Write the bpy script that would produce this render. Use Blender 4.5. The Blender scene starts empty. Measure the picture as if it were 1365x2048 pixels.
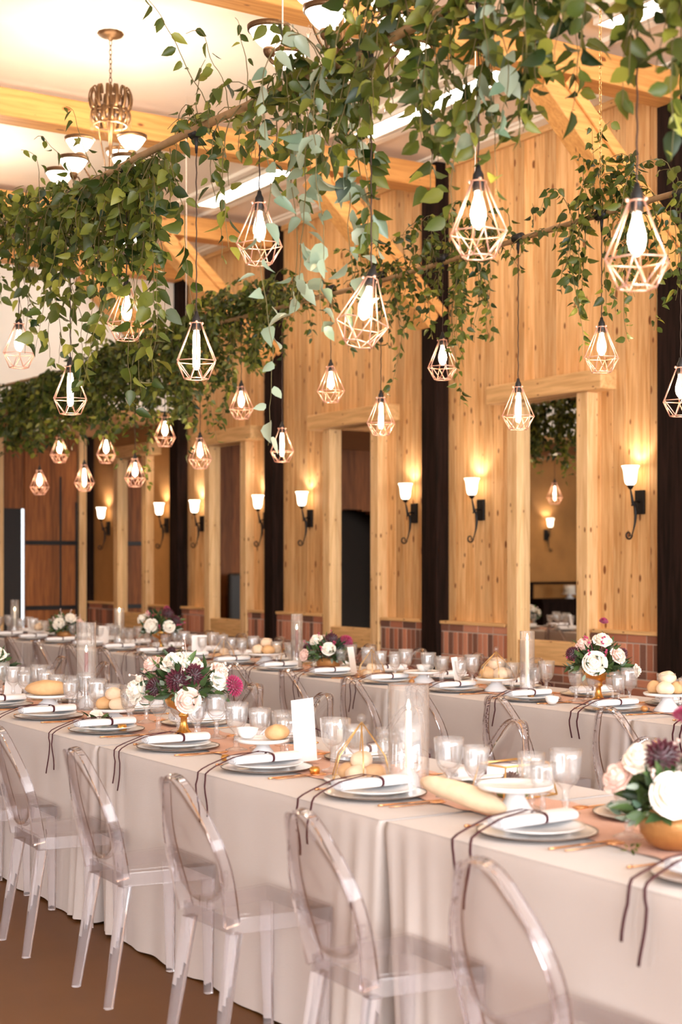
import bpy, bmesh, math, random
from mathutils import Vector, Matrix
R = math.radians
PI = math.pi
rnd = random.Random(7)
scn = bpy.context.scene
COL = scn.collection

# ------------------------------------------------------------------ camera
FPX = 2940.0
YAW = math.atan(1882.5 / FPX)
cam_d = bpy.data.cameras.new('camera')
cam = bpy.data.objects.new('camera', cam_d)
COL.objects.link(cam)
cam.location = (0, 0, 1.5)
cam.rotation_euler = (PI / 2, 0, -YAW)
cam_d.sensor_fit = 'VERTICAL'
cam_d.sensor_height = 36.0
cam_d.lens = FPX / 2048 * 36.0
cam_d.shift_y = (1126 - 1024) / 2048.0
cam_d.clip_start = 0.05
cam_d.dof.use_dof = True
cam_d.dof.focus_distance = 6.7
cam_d.dof.aperture_fstop = 2.8
scn.camera = cam

# ------------------------------------------------------------------ world, exposure, big lights
scn.view_settings.view_transform = 'Standard'
scn.view_settings.look = 'None'
scn.view_settings.gamma = 1.0
scn.view_settings.exposure = 1.18
scn.view_settings.use_curve_mapping = False
w = bpy.data.worlds.new('world')
scn.world = w
w.use_nodes = True
w.node_tree.nodes['Background'].inputs[0].default_value = (0.90, 0.95, 1.0, 1)
w.node_tree.nodes['Background'].inputs[1].default_value = 1.0

WARM = (1.0, 0.72, 0.45)
WARM2 = (1.0, 0.86, 0.70)


def area_light(name, loc, rot, sx, sy, power, color):
    l = bpy.data.lights.new(name, 'AREA')
    l.shape = 'RECTANGLE'
    l.size, l.size_y = sx, sy
    l.energy = power
    l.color = color
    o = bpy.data.objects.new(name, l)
    COL.objects.link(o)
    o.location = loc
    o.rotation_euler = rot
    return o


# daylight through the glazed end of the hall behind the viewer and the windows of the left wall
area_light('daylight_from_glazed_end', (1.6, -4.8, 2.4), (R(90), 0, 0), 12.0, 4.4, 900, (0.95, 0.96, 1.0))
for yy in (2.0, 6.5, 11.0):
    area_light('daylight_from_side_window', (-4.4, yy, 2.2), (R(90), 0, R(-90)), 1.6, 2.6, 26, (0.95, 0.97, 1.0))


def point_light(name, loc, power, color=WARM, radius=0.04, parent=None):
    l = bpy.data.lights.new(name, 'POINT')
    l.energy = power
    l.color = color
    l.shadow_soft_size = radius
    o = bpy.data.objects.new(name, l)
    COL.objects.link(o)
    o.location = loc
    if parent:
        o.parent = parent
    return o


# ------------------------------------------------------------------ helpers
class MB:
    """collects shapes, built as one mesh object"""

    def __init__(s):
        s.v, s.f, s.t, s.tint, s.sm = [], [], [], 0.5, True
        s.smf = []

    def add(s, vs, fs, smooth=True):
        b = len(s.v)
        s.v += [tuple(p) for p in vs]
        for f in fs:
            s.f.append(tuple(b + i for i in f))
            s.t.append(s.tint)
            s.smf.append(smooth)

    def box(s, x0, x1, y0, y1, z0, z1):
        vs = [(x, y, z) for x in (x0, x1) for y in (y0, y1) for z in (z0, z1)]
        s.add(vs, [(0, 1, 3, 2), (4, 6, 7, 5), (0, 4, 5, 1), (2, 3, 7, 6), (0, 2, 6, 4), (1, 5, 7, 3)], False)

    def cbox(s, x0, x1, y0, y1, z0, z1, c=.01):
        """box with chamfered edges"""
        bm = bmesh.new()
        bmesh.ops.create_cube(bm, size=1)
        for v in bm.verts:
            v.co = Vector(((x0 + x1) / 2 + v.co.x * (x1 - x0), (y0 + y1) / 2 + v.co.y * (y1 - y0), (z0 + z1) / 2 + v.co.z * (z1 - z0)))
        bmesh.ops.bevel(bm, geom=bm.edges[:], offset=c, segments=2, affect='EDGES', profile=.5)
        bm.verts.index_update()
        s.add([v.co for v in bm.verts], [[v.index for v in f.verts] for f in bm.faces], False)
        bm.free()

    def beam(s, a, b, w_, h, up=(0, 0, 1), c=.01):
        """chamfered timber from a to b"""
        a, b = Vector(a), Vector(b)
        d = (b - a)
        L = d.length
        d.normalize()
        side = d.cross(Vector(up)).normalized()
        u = side.cross(d).normalized()
        m = MB()
        m.cbox(-w_ / 2, w_ / 2, 0, L, -h / 2, h / 2, c)
        s.add([a + side * p[0] + d * p[1] + u * p[2] for p in m.v], m.f, False)

    def tube(s, pts, r, seg=8, cap=True, sy=1.0):
        pts = [Vector(p) for p in pts]
        n = len(pts)
        rr = r if isinstance(r, (list, tuple)) else [r] * n
        vs = []
        prev = None
        for i, p in enumerate(pts):
            t = (pts[min(i + 1, n - 1)] - pts[max(i - 1, 0)])
            if t.length < 1e-9:
                t = Vector((0, 0, 1))
            t.normalize()
            if prev is None:
                a = Vector((0, 0, 1)) if abs(t.z) < .9 else Vector((1, 0, 0))
                nx = t.cross(a).normalized()
            else:
                nx = (prev - t * prev.dot(t))
                nx = nx.normalized() if nx.length > 1e-6 else t.orthogonal().normalized()
            prev = nx
            ny = t.cross(nx)
            for k in range(seg):
                an = 2 * PI * k / seg
                vs.append(p + nx * math.cos(an) * rr[i] + ny * math.sin(an) * rr[i] * sy)
        fs = []
        for i in range(n - 1):
            for k in range(seg):
                k2 = (k + 1) % seg
                fs.append((i * seg + k, i * seg + k2, (i + 1) * seg + k2, (i + 1) * seg + k))
        if cap:
            fs.append(tuple(range(seg))[::-1])
            fs.append(tuple((n - 1) * seg + k for k in range(seg)))
        s.add(vs, fs)

    def lathe(s, prof, seg=24, c=(0, 0, 0), sx=1, sy=1, flute=0, nf=0):
        vs = []
        for (r, z) in prof:
            for k in range(seg):
                an = 2 * PI * k / seg
                q = r * (1 + (flute * math.cos(nf * an) if nf else 0))
                vs.append((c[0] + q * math.cos(an) * sx, c[1] + q * math.sin(an) * sy, c[2] + z))
        fs = []
        for i in range(len(prof) - 1):
            for k in range(seg):
                k2 = (k + 1) % seg
                fs.append((i * seg + k, i * seg + k2, (i + 1) * seg + k2, (i + 1) * seg + k))
        s.add(vs, fs)

    def ribbon(s, pts, width, side, th=.0012):
        """flat band along pts, its width along side"""
        side = Vector(side).normalized()
        pts = [Vector(p) for p in pts]
        n = len(pts)
        vs = []
        for i, p in enumerate(pts):
            t = (pts[min(i + 1, n - 1)] - pts[max(i - 1, 0)]).normalized()
            nn = t.cross(side).normalized()
            for a, b in ((-1, -1), (1, -1), (1, 1), (-1, 1)):
                vs.append(p + side * (a * width / 2) + nn * (b * th / 2))
        fs = []
        for i in range(n - 1):
            for k in range(4):
                k2 = (k + 1) % 4
                fs.append((i * 4 + k, i * 4 + k2, (i + 1) * 4 + k2, (i + 1) * 4 + k))
        fs.append((3, 2, 1, 0))
        fs.append(tuple((n - 1) * 4 + k for k in range(4)))
        s.add(vs, fs)

    def ball(s, c, r, sx=1, sy=1, sz=1, nu=12, nv=8, fn=None):
        prof = []
        vs = []
        for i in range(nv + 1):
            ph = PI * i / nv
            for k in range(nu):
                an = 2 * PI * k / nu
                d = Vector((math.sin(ph) * math.cos(an), math.sin(ph) * math.sin(an), math.cos(ph)))
                q = r * (fn(d) if fn else 1)
                vs.append((c[0] + d.x * q * sx, c[1] + d.y * q * sy, c[2] + d.z * q * sz))
        fs = []
        for i in range(nv):
            for k in range(nu):
                k2 = (k + 1) % nu
                fs.append((i * nu + k, (i + 1) * nu + k, (i + 1) * nu + k2, i * nu + k2))
        s.add(vs, fs)

    def xf(s, M, start=0):
        s.v[start:] = [tuple(M @ Vector(p)) for p in s.v[start:]]

    def build(s, name, mat, parent=None, loc=None):
        me = bpy.data.meshes.new(name)
        me.from_pydata(s.v, [], s.f)
        me.polygons.foreach_set('use_smooth', s.smf)
        at = me.attributes.new('tint', 'FLOAT', 'FACE')
        at.data.foreach_set('value', s.t)
        if mat:
            me.materials.append(mat)
        me.validate()
        me.update()
        o = bpy.data.objects.new(name, me)
        COL.objects.link(o)
        if parent:
            o.parent = parent
        if loc:
            o.location = loc
        return o


def tag(o, label=None, cat=None, group=None, kind=None):
    if label:
        o['label'] = label
    if cat:
        o['category'] = cat
    if group:
        o['group'] = group
    if kind:
        o['kind'] = kind
    return o


def thing(name, label, cat, loc=(0, 0, 0), rz=0, group=None):
    o = bpy.data.objects.new(name, None)
    o.empty_display_size = .1
    COL.objects.link(o)
    o.location = loc
    o.rotation_euler = (0, 0, rz)
    return tag(o, label, cat, group)


def struct(o):
    o['kind'] = 'structure'
    return o


KIDS = {}


def kids(o):
    k = o.get('_k') or o.name
    if k not in KIDS:
        KIDS[k] = [c for c in bpy.data.objects if c.parent == o]
    return KIDS[k]


def cache(o):
    for c in kids(o):
        cache(c)


def copy_tree(o, parent=None):
    c = o.copy()
    COL.objects.link(c)
    if parent:
        c.parent = parent
    for ch in kids(o):
        copy_tree(ch, c)
    return c


class Proto:
    """first call hands out the original, later ones copies"""

    def __init__(s, o):
        s.o, s.used = o, False
        cache(o)

    def put(s, loc, rz=0, label=None, group=None, rot=None, scale=None):
        if s.used:
            c = copy_tree(s.o)
        else:
            c = s.o
            s.used = True
        c.location = loc
        c.rotation_euler = rot if rot else (0, 0, rz)
        if scale:
            c.scale = (scale,) * 3
        if label:
            c['label'] = label
        if group:
            c['group'] = group
        return c


ORD = ['first', 'second', 'third', 'fourth', 'fifth', 'sixth', 'seventh', 'eighth', 'ninth', 'tenth', 'eleventh', 'twelfth',
       'thirteenth', 'fourteenth', 'fifteenth', 'sixteenth', 'seventeenth', 'eighteenth', 'nineteenth', 'twentieth']


# ------------------------------------------------------------------ materials
def new_mat(name):
    m = bpy.data.materials.new(name)
    m.use_nodes = True
    nt = m.node_tree
    b = nt.nodes['Principled BSDF']
    return m, nt, b


def pbr(name, col, rough=.5, metal=0, bump=0, bscale=60, var=0, vscale=6, spec=.5, emis=0, ecol=None, sheen=0, coat=0, stretch=None, trans=0):
    m, nt, b = new_mat(name)
    N, L = nt.nodes, nt.links
    b.inputs['Base Color'].default_value = (*col, 1)
    b.inputs['Roughness'].default_value = rough
    b.inputs['Metallic'].default_value = metal
    b.inputs['Specular IOR Level'].default_value = spec
    if sheen:
        b.inputs['Sheen Weight'].default_value = sheen
    if coat:
        b.inputs['Coat Weight'].default_value = coat
    if emis:
        b.inputs['Emission Color'].default_value = (*(ecol or col), 1)
        b.inputs['Emission Strength'].default_value = emis
    tc = N.new('ShaderNodeTexCoord')
    vec = tc.outputs['Object']
    if stretch:
        mp = N.new('ShaderNodeMapping')
        mp.inputs['Scale'].default_value = stretch
        L.new(vec, mp.inputs[0])
        vec = mp.outputs[0]
    nz = N.new('ShaderNodeTexNoise')
    nz.inputs['Scale'].default_value = vscale
    nz.inputs['Detail'].default_value = 4
    L.new(vec, nz.inputs['Vector'])
    mx = N.new('ShaderNodeMix')
    mx.data_type = 'RGBA'
    v = max(var, .03)
    mx.inputs[6].default_value = (*[c * (1 - v) for c in col], 1)
    mx.inputs[7].default_value = (*[min(1, c * (1 + v)) for c in col], 1)
    L.new(nz.outputs[0], mx.inputs[0])
    L.new(mx.outputs[2], b.inputs['Base Color'])
    if bump:
        n2 = N.new('ShaderNodeTexNoise')
        n2.inputs['Scale'].default_value = bscale
        n2.inputs['Detail'].default_value = 3
        L.new(vec, n2.inputs['Vector'])
        bp = N.new('ShaderNodeBump')
        bp.inputs['Strength'].default_value = bump
        bp.inputs['Distance'].default_value = .01
        L.new(n2.outputs[0], bp.inputs['Height'])
        L.new(bp.outputs[0], b.inputs['Normal'])
    return m


def wood_mat(name, light, dark, knot, axis='Z', plank=None, plank_axis=1, knots=1.0, rough=.55, seed=0, kscale=3.0, spec=.3):
    """pine boards: grain along axis, tone per board, scattered knots"""
    m, nt, b = new_mat(name)
    N, L = nt.nodes, nt.links
    tc = N.new('ShaderNodeTexCoord')
    vec = tc.outputs['Object']
    k = {'X': 0, 'Y': 1, 'Z': 2}[axis]
    sep = N.new('ShaderNodeSeparateXYZ')
    L.new(vec, sep.inputs[0])

    def math_(op, a, b_=None):
        n = N.new('ShaderNodeMath')
        n.operation = op
        if hasattr(a, 'default_value') or hasattr(a, 'links'):
            L.new(a, n.inputs[0])
        else:
            n.inputs[0].default_value = a
        if b_ is not None:
            if hasattr(b_, 'links'):
                L.new(b_, n.inputs[1])
            else:
                n.inputs[1].default_value = b_
        return n.outputs[0]
    off = None
    if plank:
        fl = math_('FLOOR', math_('DIVIDE', sep.outputs[plank_axis], plank))
        wn = N.new('ShaderNodeTexWhiteNoise')
        wn.noise_dimensions = '1D'
        L.new(math_('ADD', fl, seed + .5), wn.inputs['W'])
        off = wn.outputs['Value']
        sh = N.new('ShaderNodeCombineXYZ')
        L.new(math_('MULTIPLY', off, 17.0), sh.inputs[k])
        va = N.new('ShaderNodeVectorMath')
        va.operation = 'ADD'
        L.new(vec, va.inputs[0])
        L.new(sh.outputs[0], va.inputs[1])
        vec = va.outputs[0]
    mp = N.new('ShaderNodeMapping')
    sc = [14, 14, 14]
    sc[k] = .9
    mp.inputs['Scale'].default_value = sc
    L.new(vec, mp.inputs[0])
    nz = N.new('ShaderNodeTexNoise')
    nz.inputs['Scale'].default_value = 2.2
    nz.inputs['Detail'].default_value = 5
    nz.inputs['Distortion'].default_value = .6
    L.new(mp.outputs[0], nz.inputs['Vector'])
    cr = N.new('ShaderNodeValToRGB')
    cr.color_ramp.elements[0].position = .36
    cr.color_ramp.elements[0].color = (*dark, 1)
    cr.color_ramp.elements[1].position = .62
    cr.color_ramp.elements[1].color = (*light, 1)
    L.new(nz.outputs[0], cr.inputs[0])
    col = cr.outputs[0]
    if off is not None:
        mr = N.new('ShaderNodeMapRange')
        mr.inputs['To Min'].default_value = .74
        mr.inputs['To Max'].default_value = 1.12
        L.new(off, mr.inputs[0])
        mm = N.new('ShaderNodeMix')
        mm.data_type = 'RGBA'
        mm.blend_type = 'MULTIPLY'
        mm.inputs[0].default_value = 1
        L.new(col, mm.inputs[6])
        L.new(mr.outputs[0], mm.inputs[7])
        col = mm.outputs[2]
    if knots:
        s2 = N.new('ShaderNodeSeparateXYZ')
        L.new(vec, s2.inputs[0])
        o_ = [q for q in range(3) if q != k]
        ac = math_('MULTIPLY', math_('ADD', s2.outputs[o_[0]], s2.outputs[o_[1]]), kscale * 2.6)
        al = math_('MULTIPLY', s2.outputs[k], kscale * 1.15)
        cb = N.new('ShaderNodeCombineXYZ')
        L.new(ac, cb.inputs[0]); L.new(al, cb.inputs[1])
        vo = N.new('ShaderNodeTexVoronoi')
        vo.voronoi_dimensions = '2D'
        vo.inputs['Scale'].default_value = 1.0
        L.new(cb.outputs[0], vo.inputs['Vector'])
        sp = N.new('ShaderNodeSeparateColor')
        L.new(vo.outputs['Color'], sp.inputs[0])
        thr = math_('MULTIPLY', math_('SUBTRACT', sp.outputs[0], 1 - .70 * knots), .17)
        mr2 = N.new('ShaderNodeMapRange')
        L.new(math_('SUBTRACT', thr, vo.outputs['Distance']), mr2.inputs[0])
        mr2.inputs['From Min'].default_value = -.035
        mr2.inputs['From Max'].default_value = .02
        mr2.clamp = True
        mk = N.new('ShaderNodeMix')
        mk.data_type = 'RGBA'
        L.new(mr2.outputs[0], mk.inputs[0])
        L.new(col, mk.inputs[6])
        mk.inputs[7].default_value = (*knot, 1)
        col = mk.outputs[2]
    L.new(col, b.inputs['Base Color'])
    b.inputs['Roughness'].default_value = rough
    b.inputs['Specular IOR Level'].default_value = spec
    bp = N.new('ShaderNodeBump')
    bp.inputs['Strength'].default_value = .25
    bp.inputs['Distance'].default_value = .004
    L.new(nz.outputs[0], bp.inputs['Height'])
    L.new(bp.outputs[0], b.inputs['Normal'])
    return m


def tint_mat(name, c0, c1, rough=.6, transl=0, spec=.4, mid=None, bump=0, coat=0):
    """colour runs from c0 to c1 by each face's own tint"""
    m, nt, b = new_mat(name)
    N, L = nt.nodes, nt.links
    at = N.new('ShaderNodeAttribute')
    at.attribute_name = 'tint'
    cr = N.new('ShaderNodeValToRGB')
    cr.color_ramp.elements[0].color = (*c0, 1)
    cr.color_ramp.elements[1].color = (*c1, 1)
    if mid:
        e = cr.color_ramp.elements.new(.5)
        e.color = (*mid, 1)
    L.new(at.outputs['Fac'], cr.inputs[0])
    L.new(cr.outputs[0], b.inputs['Base Color'])
    b.inputs['Roughness'].default_value = rough
    b.inputs['Specular IOR Level'].default_value = spec
    if bump:
        n2 = N.new('ShaderNodeTexNoise')
        n2.inputs['Scale'].default_value = 90
        tc = N.new('ShaderNodeTexCoord')
        L.new(tc.outputs['Object'], n2.inputs['Vector'])
        bp = N.new('ShaderNodeBump')
        bp.inputs['Strength'].default_value = bump
        bp.inputs['Distance'].default_value = .006
        L.new(n2.outputs[0], bp.inputs['Height'])
        L.new(bp.outputs[0], b.inputs['Normal'])
    if transl:
        tr = N.new('ShaderNodeBsdfTranslucent')
        L.new(cr.outputs[0], tr.inputs[0])
        mx = N.new('ShaderNodeMixShader')
        mx.inputs[0].default_value = transl
        out = N['Material Output']
        L.new(b.outputs[0], mx.inputs[1])
        L.new(tr.outputs[0], mx.inputs[2])
        L.new(mx.outputs[0], out.inputs[0])
    return m


def clear_mat(name, tint=(1, 1, 1), refl=.9, edge=.35, edgecol=(.7, .66, .66), rough=.02, haze=0.0, ior=1.5):
    """clear plastic or glass: see-through face on, reflecting and slightly tinted towards its edges"""
    m = bpy.data.materials.new(name)
    m.use_nodes = True
    nt = m.node_tree
    N, L = nt.nodes, nt.links
    for n in list(N):
        if n.type == 'BSDF_PRINCIPLED':
            N.remove(n)
    out = N['Material Output']
    lw = N.new('ShaderNodeLayerWeight')
    lw.inputs['Blend'].default_value = .5
    pw = N.new('ShaderNodeMath')
    pw.operation = 'POWER'
    pw.inputs[1].default_value = 3.0
    L.new(lw.outputs['Facing'], pw.inputs[0])
    ml = N.new('ShaderNodeMath')
    ml.operation = 'MULTIPLY'
    ml.inputs[1].default_value = edge
    L.new(pw.outputs[0], ml.inputs[0])
    mc = N.new('ShaderNodeMix')
    mc.data_type = 'RGBA'
    mc.inputs[6].default_value = (*tint, 1)
    mc.inputs[7].default_value = (*edgecol, 1)
    L.new(ml.outputs[0], mc.inputs[0])
    tr = N.new('ShaderNodeBsdfTransparent')
    L.new(mc.outputs[2], tr.inputs[0])
    gl = N.new('ShaderNodeBsdfGlossy')
    gl.inputs['Roughness'].default_value = rough
    gl.inputs['Color'].default_value = (refl, refl, refl, 1)
    f1 = N.new('ShaderNodeMath'); f1.operation = 'POWER'; f1.inputs[1].default_value = 4.5
    L.new(lw.outputs['Facing'], f1.inputs[0])
    fr = N.new('ShaderNodeMath'); fr.operation = 'MULTIPLY_ADD'
    fr.inputs[1].default_value = .75; fr.inputs[2].default_value = ((ior - 1) / (ior + 1)) ** 2
    L.new(f1.outputs[0], fr.inputs[0])
    mx = N.new('ShaderNodeMixShader')
    L.new(fr.outputs[0], mx.inputs[0])
    L.new(tr.outputs[0], mx.inputs[1])
    L.new(gl.outputs[0], mx.inputs[2])
    last = mx
    if haze:
        df = N.new('ShaderNodeBsdfDiffuse')
        df.inputs[0].default_value = (.95, .94, .95, 1)
        m2 = N.new('ShaderNodeMixShader')
        m2.inputs[0].default_value = haze
        L.new(mx.outputs[0], m2.inputs[1])
        L.new(df.outputs[0], m2.inputs[2])
        last = m2
    L.new(last.outputs[0], out.inputs[0])
    return m


def glow_mat(name, col, strength, base=(.9, .85, .8)):
    return pbr(name, base, .4, emis=strength, ecol=col)


PINE_L, PINE_D, KNOT = (.82, .50, .225), (.64, .325, .11), (.22, .075, .02)
M_planks = wood_mat('pine planks', PINE_L, PINE_D, KNOT, 'Z', .14, 1)
M_pinez = wood_mat('pine upright', (.82, .55, .28), (.66, .40, .17), KNOT, 'Z', knots=.8, kscale=4)
M_piney = wood_mat('pine along hall', (.78, .48, .21), (.60, .34, .13), KNOT, 'Y', knots=.8, kscale=4)
M_pinex = wood_mat('pine across hall', (.72, .36, .11), (.58, .26, .07), KNOT, 'X', knots=.7, kscale=2)
M_brace = wood_mat('pine brace', (.74, .38, .12), (.60, .28, .08), KNOT, 'X', knots=.6, kscale=3)
M_stucco = pbr('ochre stucco', (.42, .20, .055), .8, bump=.3, bscale=25, var=.3, vscale=3)
M_darkplank = wood_mat('stained planks', (.30, .105, .028), (.17, .055, .015), (.08, .03, .01), 'Z', .11, 0, knots=.3)
M_darkpost = wood_mat('dark timber', (.022, .011, .008), (.010, .006, .004), (.006, .004, .003), 'Z', knots=.2, rough=.8, spec=.06)
M_mortar = pbr('mortar', (.58, .46, .37), .9, bump=.5, bscale=80, var=.15)
M_brick = tint_mat('brick', (.16, .075, .05), (.62, .27, .16), .85, mid=(.44, .16, .085), bump=.6)
M_ceiling = pbr('cream plaster', (.86, .76, .64), .85, bump=.05, bscale=30)
M_white = pbr('white plaster', (.93, .88, .78), .85, bump=.04, bscale=30)
M_floor = pbr('sealed brown floor', (.125, .050, .012), .5, bump=.05, bscale=10, var=.25, vscale=1.6, spec=.25)
M_mirror = pbr('silvered glass', (.80, .78, .74), .012, metal=1.0)
M_iron = pbr('black wrought iron', (.012, .010, .009), .42, metal=.4, bump=.2, bscale=120)
M_shade = glow_mat('lit sconce glass', (1.0, .80, .58), 2.6)
M_strip = glow_mat('ceiling light diffuser', (1.0, .93, .82), 5.0)
M_down = glow_mat('downlight lens', (1.0, .85, .6), 6.0)
M_bulb = glow_mat('lit filament bulb', (1.0, .78, .55), 4.0)
_nt = M_bulb.node_tree
_mx = _nt.nodes.new('ShaderNodeMixShader')
_tr = _nt.nodes.new('ShaderNodeBsdfTransparent')
_tr.inputs[0].default_value = (1, .95, .88, 1)
_lw = _nt.nodes.new('ShaderNodeLayerWeight')
_mr = _nt.nodes.new('ShaderNodeMapRange')
_mr.inputs['To Min'].default_value = .25
_mr.inputs['To Max'].default_value = .85
_nt.links.new(_lw.outputs['Facing'], _mr.inputs[0])
_nt.links.new(_mr.outputs[0], _mx.inputs[0])
_nt.links.new(_nt.nodes['Principled BSDF'].outputs[0], _mx.inputs[1])
_nt.links.new(_tr.outputs[0], _mx.inputs[2])
_nt.links.new(_mx.outputs[0], _nt.nodes['Material Output'].inputs[0])
M_bulbglass = clear_mat('bulb glass', (1, .97, .92), .9, .3, (.9, .7, .5))
M_copper = pbr('pale copper wire', (.90, .55, .42), .3, metal=.55, emis=.0)
M_black = pbr('black rubber', (.008, .007, .007), .5)
M_cord = pbr('twisted brown cord', (.05, .025, .015), .7)
M_rope = pbr('white rope', (.75, .66, .55), .8)
M_bamboo = pbr('bamboo pole', (.33, .20, .09), .5, var=.3, vscale=30)
M_stem = pbr('vine stem', (.13, .10, .03), .6, var=.2)
M_leaf = tint_mat('vine leaves', (.014, .036, .006), (.30, .31, .045), .42, .34, .5, mid=(.085, .115, .015))
M_daylitleaf = tint_mat('daylit vine leaves', (.16, .26, .17), (.48, .56, .42), .35, .3, .6)  # lighter copy of the vine leaves, daylight put into their colour
M_greyleaf = tint_mat('eucalyptus leaves', (.10, .18, .12), (.42, .50, .40), .55, .2, .4)
M_darkleaf = tint_mat('bouquet leaves', (.012, .03, .01), (.10, .17, .05), .5, .15, .4)
M_bronze = pbr('antique bronze', (.13, .065, .025), .42, metal=.7, bump=.3, bscale=60, var=.3)
M_bowlglass = glow_mat('lit alabaster bowl', (1.0, .86, .66), 2.4)
M_crystal = clear_mat('cut crystal', (1, .98, .94), 1, .8, (.75, .6, .45), ior=1.8)
M_gold = pbr('gold metal', (.72, .38, .10), .28, metal=.9, var=.15)
M_brass = pbr('brass leading', (.75, .48, .18), .3, metal=.85)
M_rose = pbr('rose gold cutlery', (.80, .42, .20), .25, metal=.85)
M_cloth = pbr('linen tablecloth', (.55, .49, .455), .85, bump=.25, bscale=400, var=.04, vscale=3, sheen=.2, spec=.2)
M_runner = pbr('dusty rose gauze runner', (.70, .45, .36), .9, bump=.4, bscale=200, var=.08, spec=.1)
M_napkin = pbr('white napkin linen', (.84, .84, .86), .8, bump=.15, bscale=300, spec=.2)
M_ribbon = pbr('burgundy velvet ribbon', (.055, .004, .010), .8)
M_china = pbr('white china', (.86, .85, .84), .18, coat=.3)
M_chargerrim = pbr('dark bronze rim', (.09, .05, .03), .35, metal=.5)
M_stand = pbr('pale ceramic', (.80, .82, .84), .25, coat=.3)
M_clear = clear_mat('clear polycarbonate', (.985, .975, .975), 1, .35, (.55, .45, .46), .03, haze=.006, ior=1.4)
M_clearedge = clear_mat('clear polycarbonate rim', (.95, .93, .935), 1, 1.0, (.26, .19, .21), .04, haze=.06, ior=1.65)
def refr_mat(name, col, ior=1.3, rough=.02, mixhaze=.05):
    m = bpy.data.materials.new(name)
    m.use_nodes = True
    nt = m.node_tree
    N, L = nt.nodes, nt.links
    N.remove(N['Principled BSDF'])
    g = N.new('ShaderNodeBsdfGlass')
    g.inputs['Color'].default_value = (*col, 1)
    g.inputs['IOR'].default_value = ior
    g.inputs['Roughness'].default_value = rough
    d = N.new('ShaderNodeBsdfDiffuse')
    d.inputs[0].default_value = (.92, .90, .93, 1)
    mx = N.new('ShaderNodeMixShader')
    mx.inputs[0].default_value = mixhaze
    L.new(g.outputs[0], mx.inputs[1])
    L.new(d.outputs[0], mx.inputs[2])
    L.new(mx.outputs[0], N['Material Output'].inputs[0])
    return m


M_frame = refr_mat('clear polycarbonate frame', (.985, .97, .975), 1.30, .01, .02)
M_leg = refr_mat('clear polycarbonate leg', (.985, .975, .985), 1.12, .02, .09)
M_glass = clear_mat('clear glass', (.985, .985, .98), 1, .6, (.70, .66, .62), .02, haze=.03, ior=1.5)
M_goblet = clear_mat('pressed glass', (.97, .975, .975), 1, .9, (.42, .39, .38), .05, haze=.08, ior=1.9)
M_cyl = clear_mat('glass cylinder', (.98, .98, .98), 1, .9, (.55, .50, .48), .03, haze=.06, ior=1.95)
M_paper = pbr('white card', (.88, .87, .86), .8)
M_waxw = pbr('ivory candle wax', (.88, .82, .70), .5, emis=.15, ecol=(1, .85, .6))
M_waxr = pbr('burgundy candle wax', (.20, .02, .02), .4)
M_flame = glow_mat('candle flame', (1, .75, .4), 14)
M_bread = pbr('crusty bread', (.66, .40, .19), .7, bump=.3, bscale=40, var=.35, vscale=14)
M_breadpale = pbr('floured bread', (.80, .62, .44), .75, bump=.3, bscale=40, var=.15, vscale=14)
M_petalw = pbr('ivory petals', (.88, .82, .72), .6, sheen=.2)
M_petalp = pbr('blush petals', (.85, .62, .54), .6, sheen=.2)
M_petalb = pbr('burgundy petals', (.10, .006, .018), .55, sheen=.3)
M_petalm = pbr('magenta petals', (.42, .012, .10), .55, sheen=.3)
M_woodbowl = pbr('gilded wooden bowl', (.44, .20, .06), .42, metal=.35, bump=.3, bscale=50, var=.2)
M_moss = pbr('moss', (.14, .17, .03), .9, bump=1, bscale=120, var=.5, vscale=60)
M_black_leather = pbr('black leather', (.012, .011, .011), .45)
M_icing = pbr('white icing', (.80, .76, .68), .6)
M_caramel = pbr('caramel sponge', (.50, .26, .09), .7)

# ------------------------------------------------------------------ the hall shell
XW = 8.26           # right wall plane
YE = 19.42          # end wall plane
YM = 16.55          # face of the upper white wall
ZC = 5.28           # ceiling
ZM = 3.28           # lower ceiling under the gallery
XL = -4.6
POSTS = [(5.05, 5.33), (7.90, 8.19), (11.03, 11.28), (14.08, 14.28), (16.44, 16.68), (19.38, 19.42)]
MIRRORS = [9.52, 12.57, 15.27, 17.94]
OPEN_HALF = .38

m = MB(); m.box(XL - .2, XW + .3, -5.2, YE + .3, -.1, 0)
struct(m.build('floor', M_floor))

# right wall: real tongue and groove boards, opened behind the mirrors
m = MB()
PW = .14


def in_frame(y):
    return any(abs(y - c) < OPEN_HALF + .06 for c in MIRRORS)


def board(y0, y1, z0, z1):
    g, dpt = .006, .014
    xs = [(XW, y0 + g), (XW, y1 - g), (XW + dpt, y1), ]
    vs = []
    for z in (z0, z1):
        vs += [(XW + dpt, y0, z), (XW, y0 + g, z), (XW, y1 - g, z), (XW + dpt, y1, z)]
    m.add(vs, [(0, 4, 5, 1), (1, 5, 6, 2), (2, 6, 7, 3)], False)


y = 0.0
while y < 16.52:
    if in_frame(y + PW / 2):
        board(y, y + PW, 2.98, ZC)
        board(y, y + PW, 0, .7)
    else:
        board(y, y + PW, 0, ZC)
    y += PW
m.box(XW + .16, XW + .3, -2, YE + .3, 0, ZC)
struct(m.build('wall_right', M_planks))
# stuccoed bay under the gallery
m = MB()
mc = MIRRORS[3]
m.box(XW, XW + .15, 16.5, mc - .44, 0, 4.0)
m.box(XW, XW + .15, mc + .44, YE, 0, 4.0)
m.box(XW, XW + .15, mc - .44, mc + .44, 2.95, 4.0)
m.box(XW, XW + .15, mc - .44, mc + .44, 0, .7)
struct(m.build('wall_right_under_gallery', M_stucco))

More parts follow.
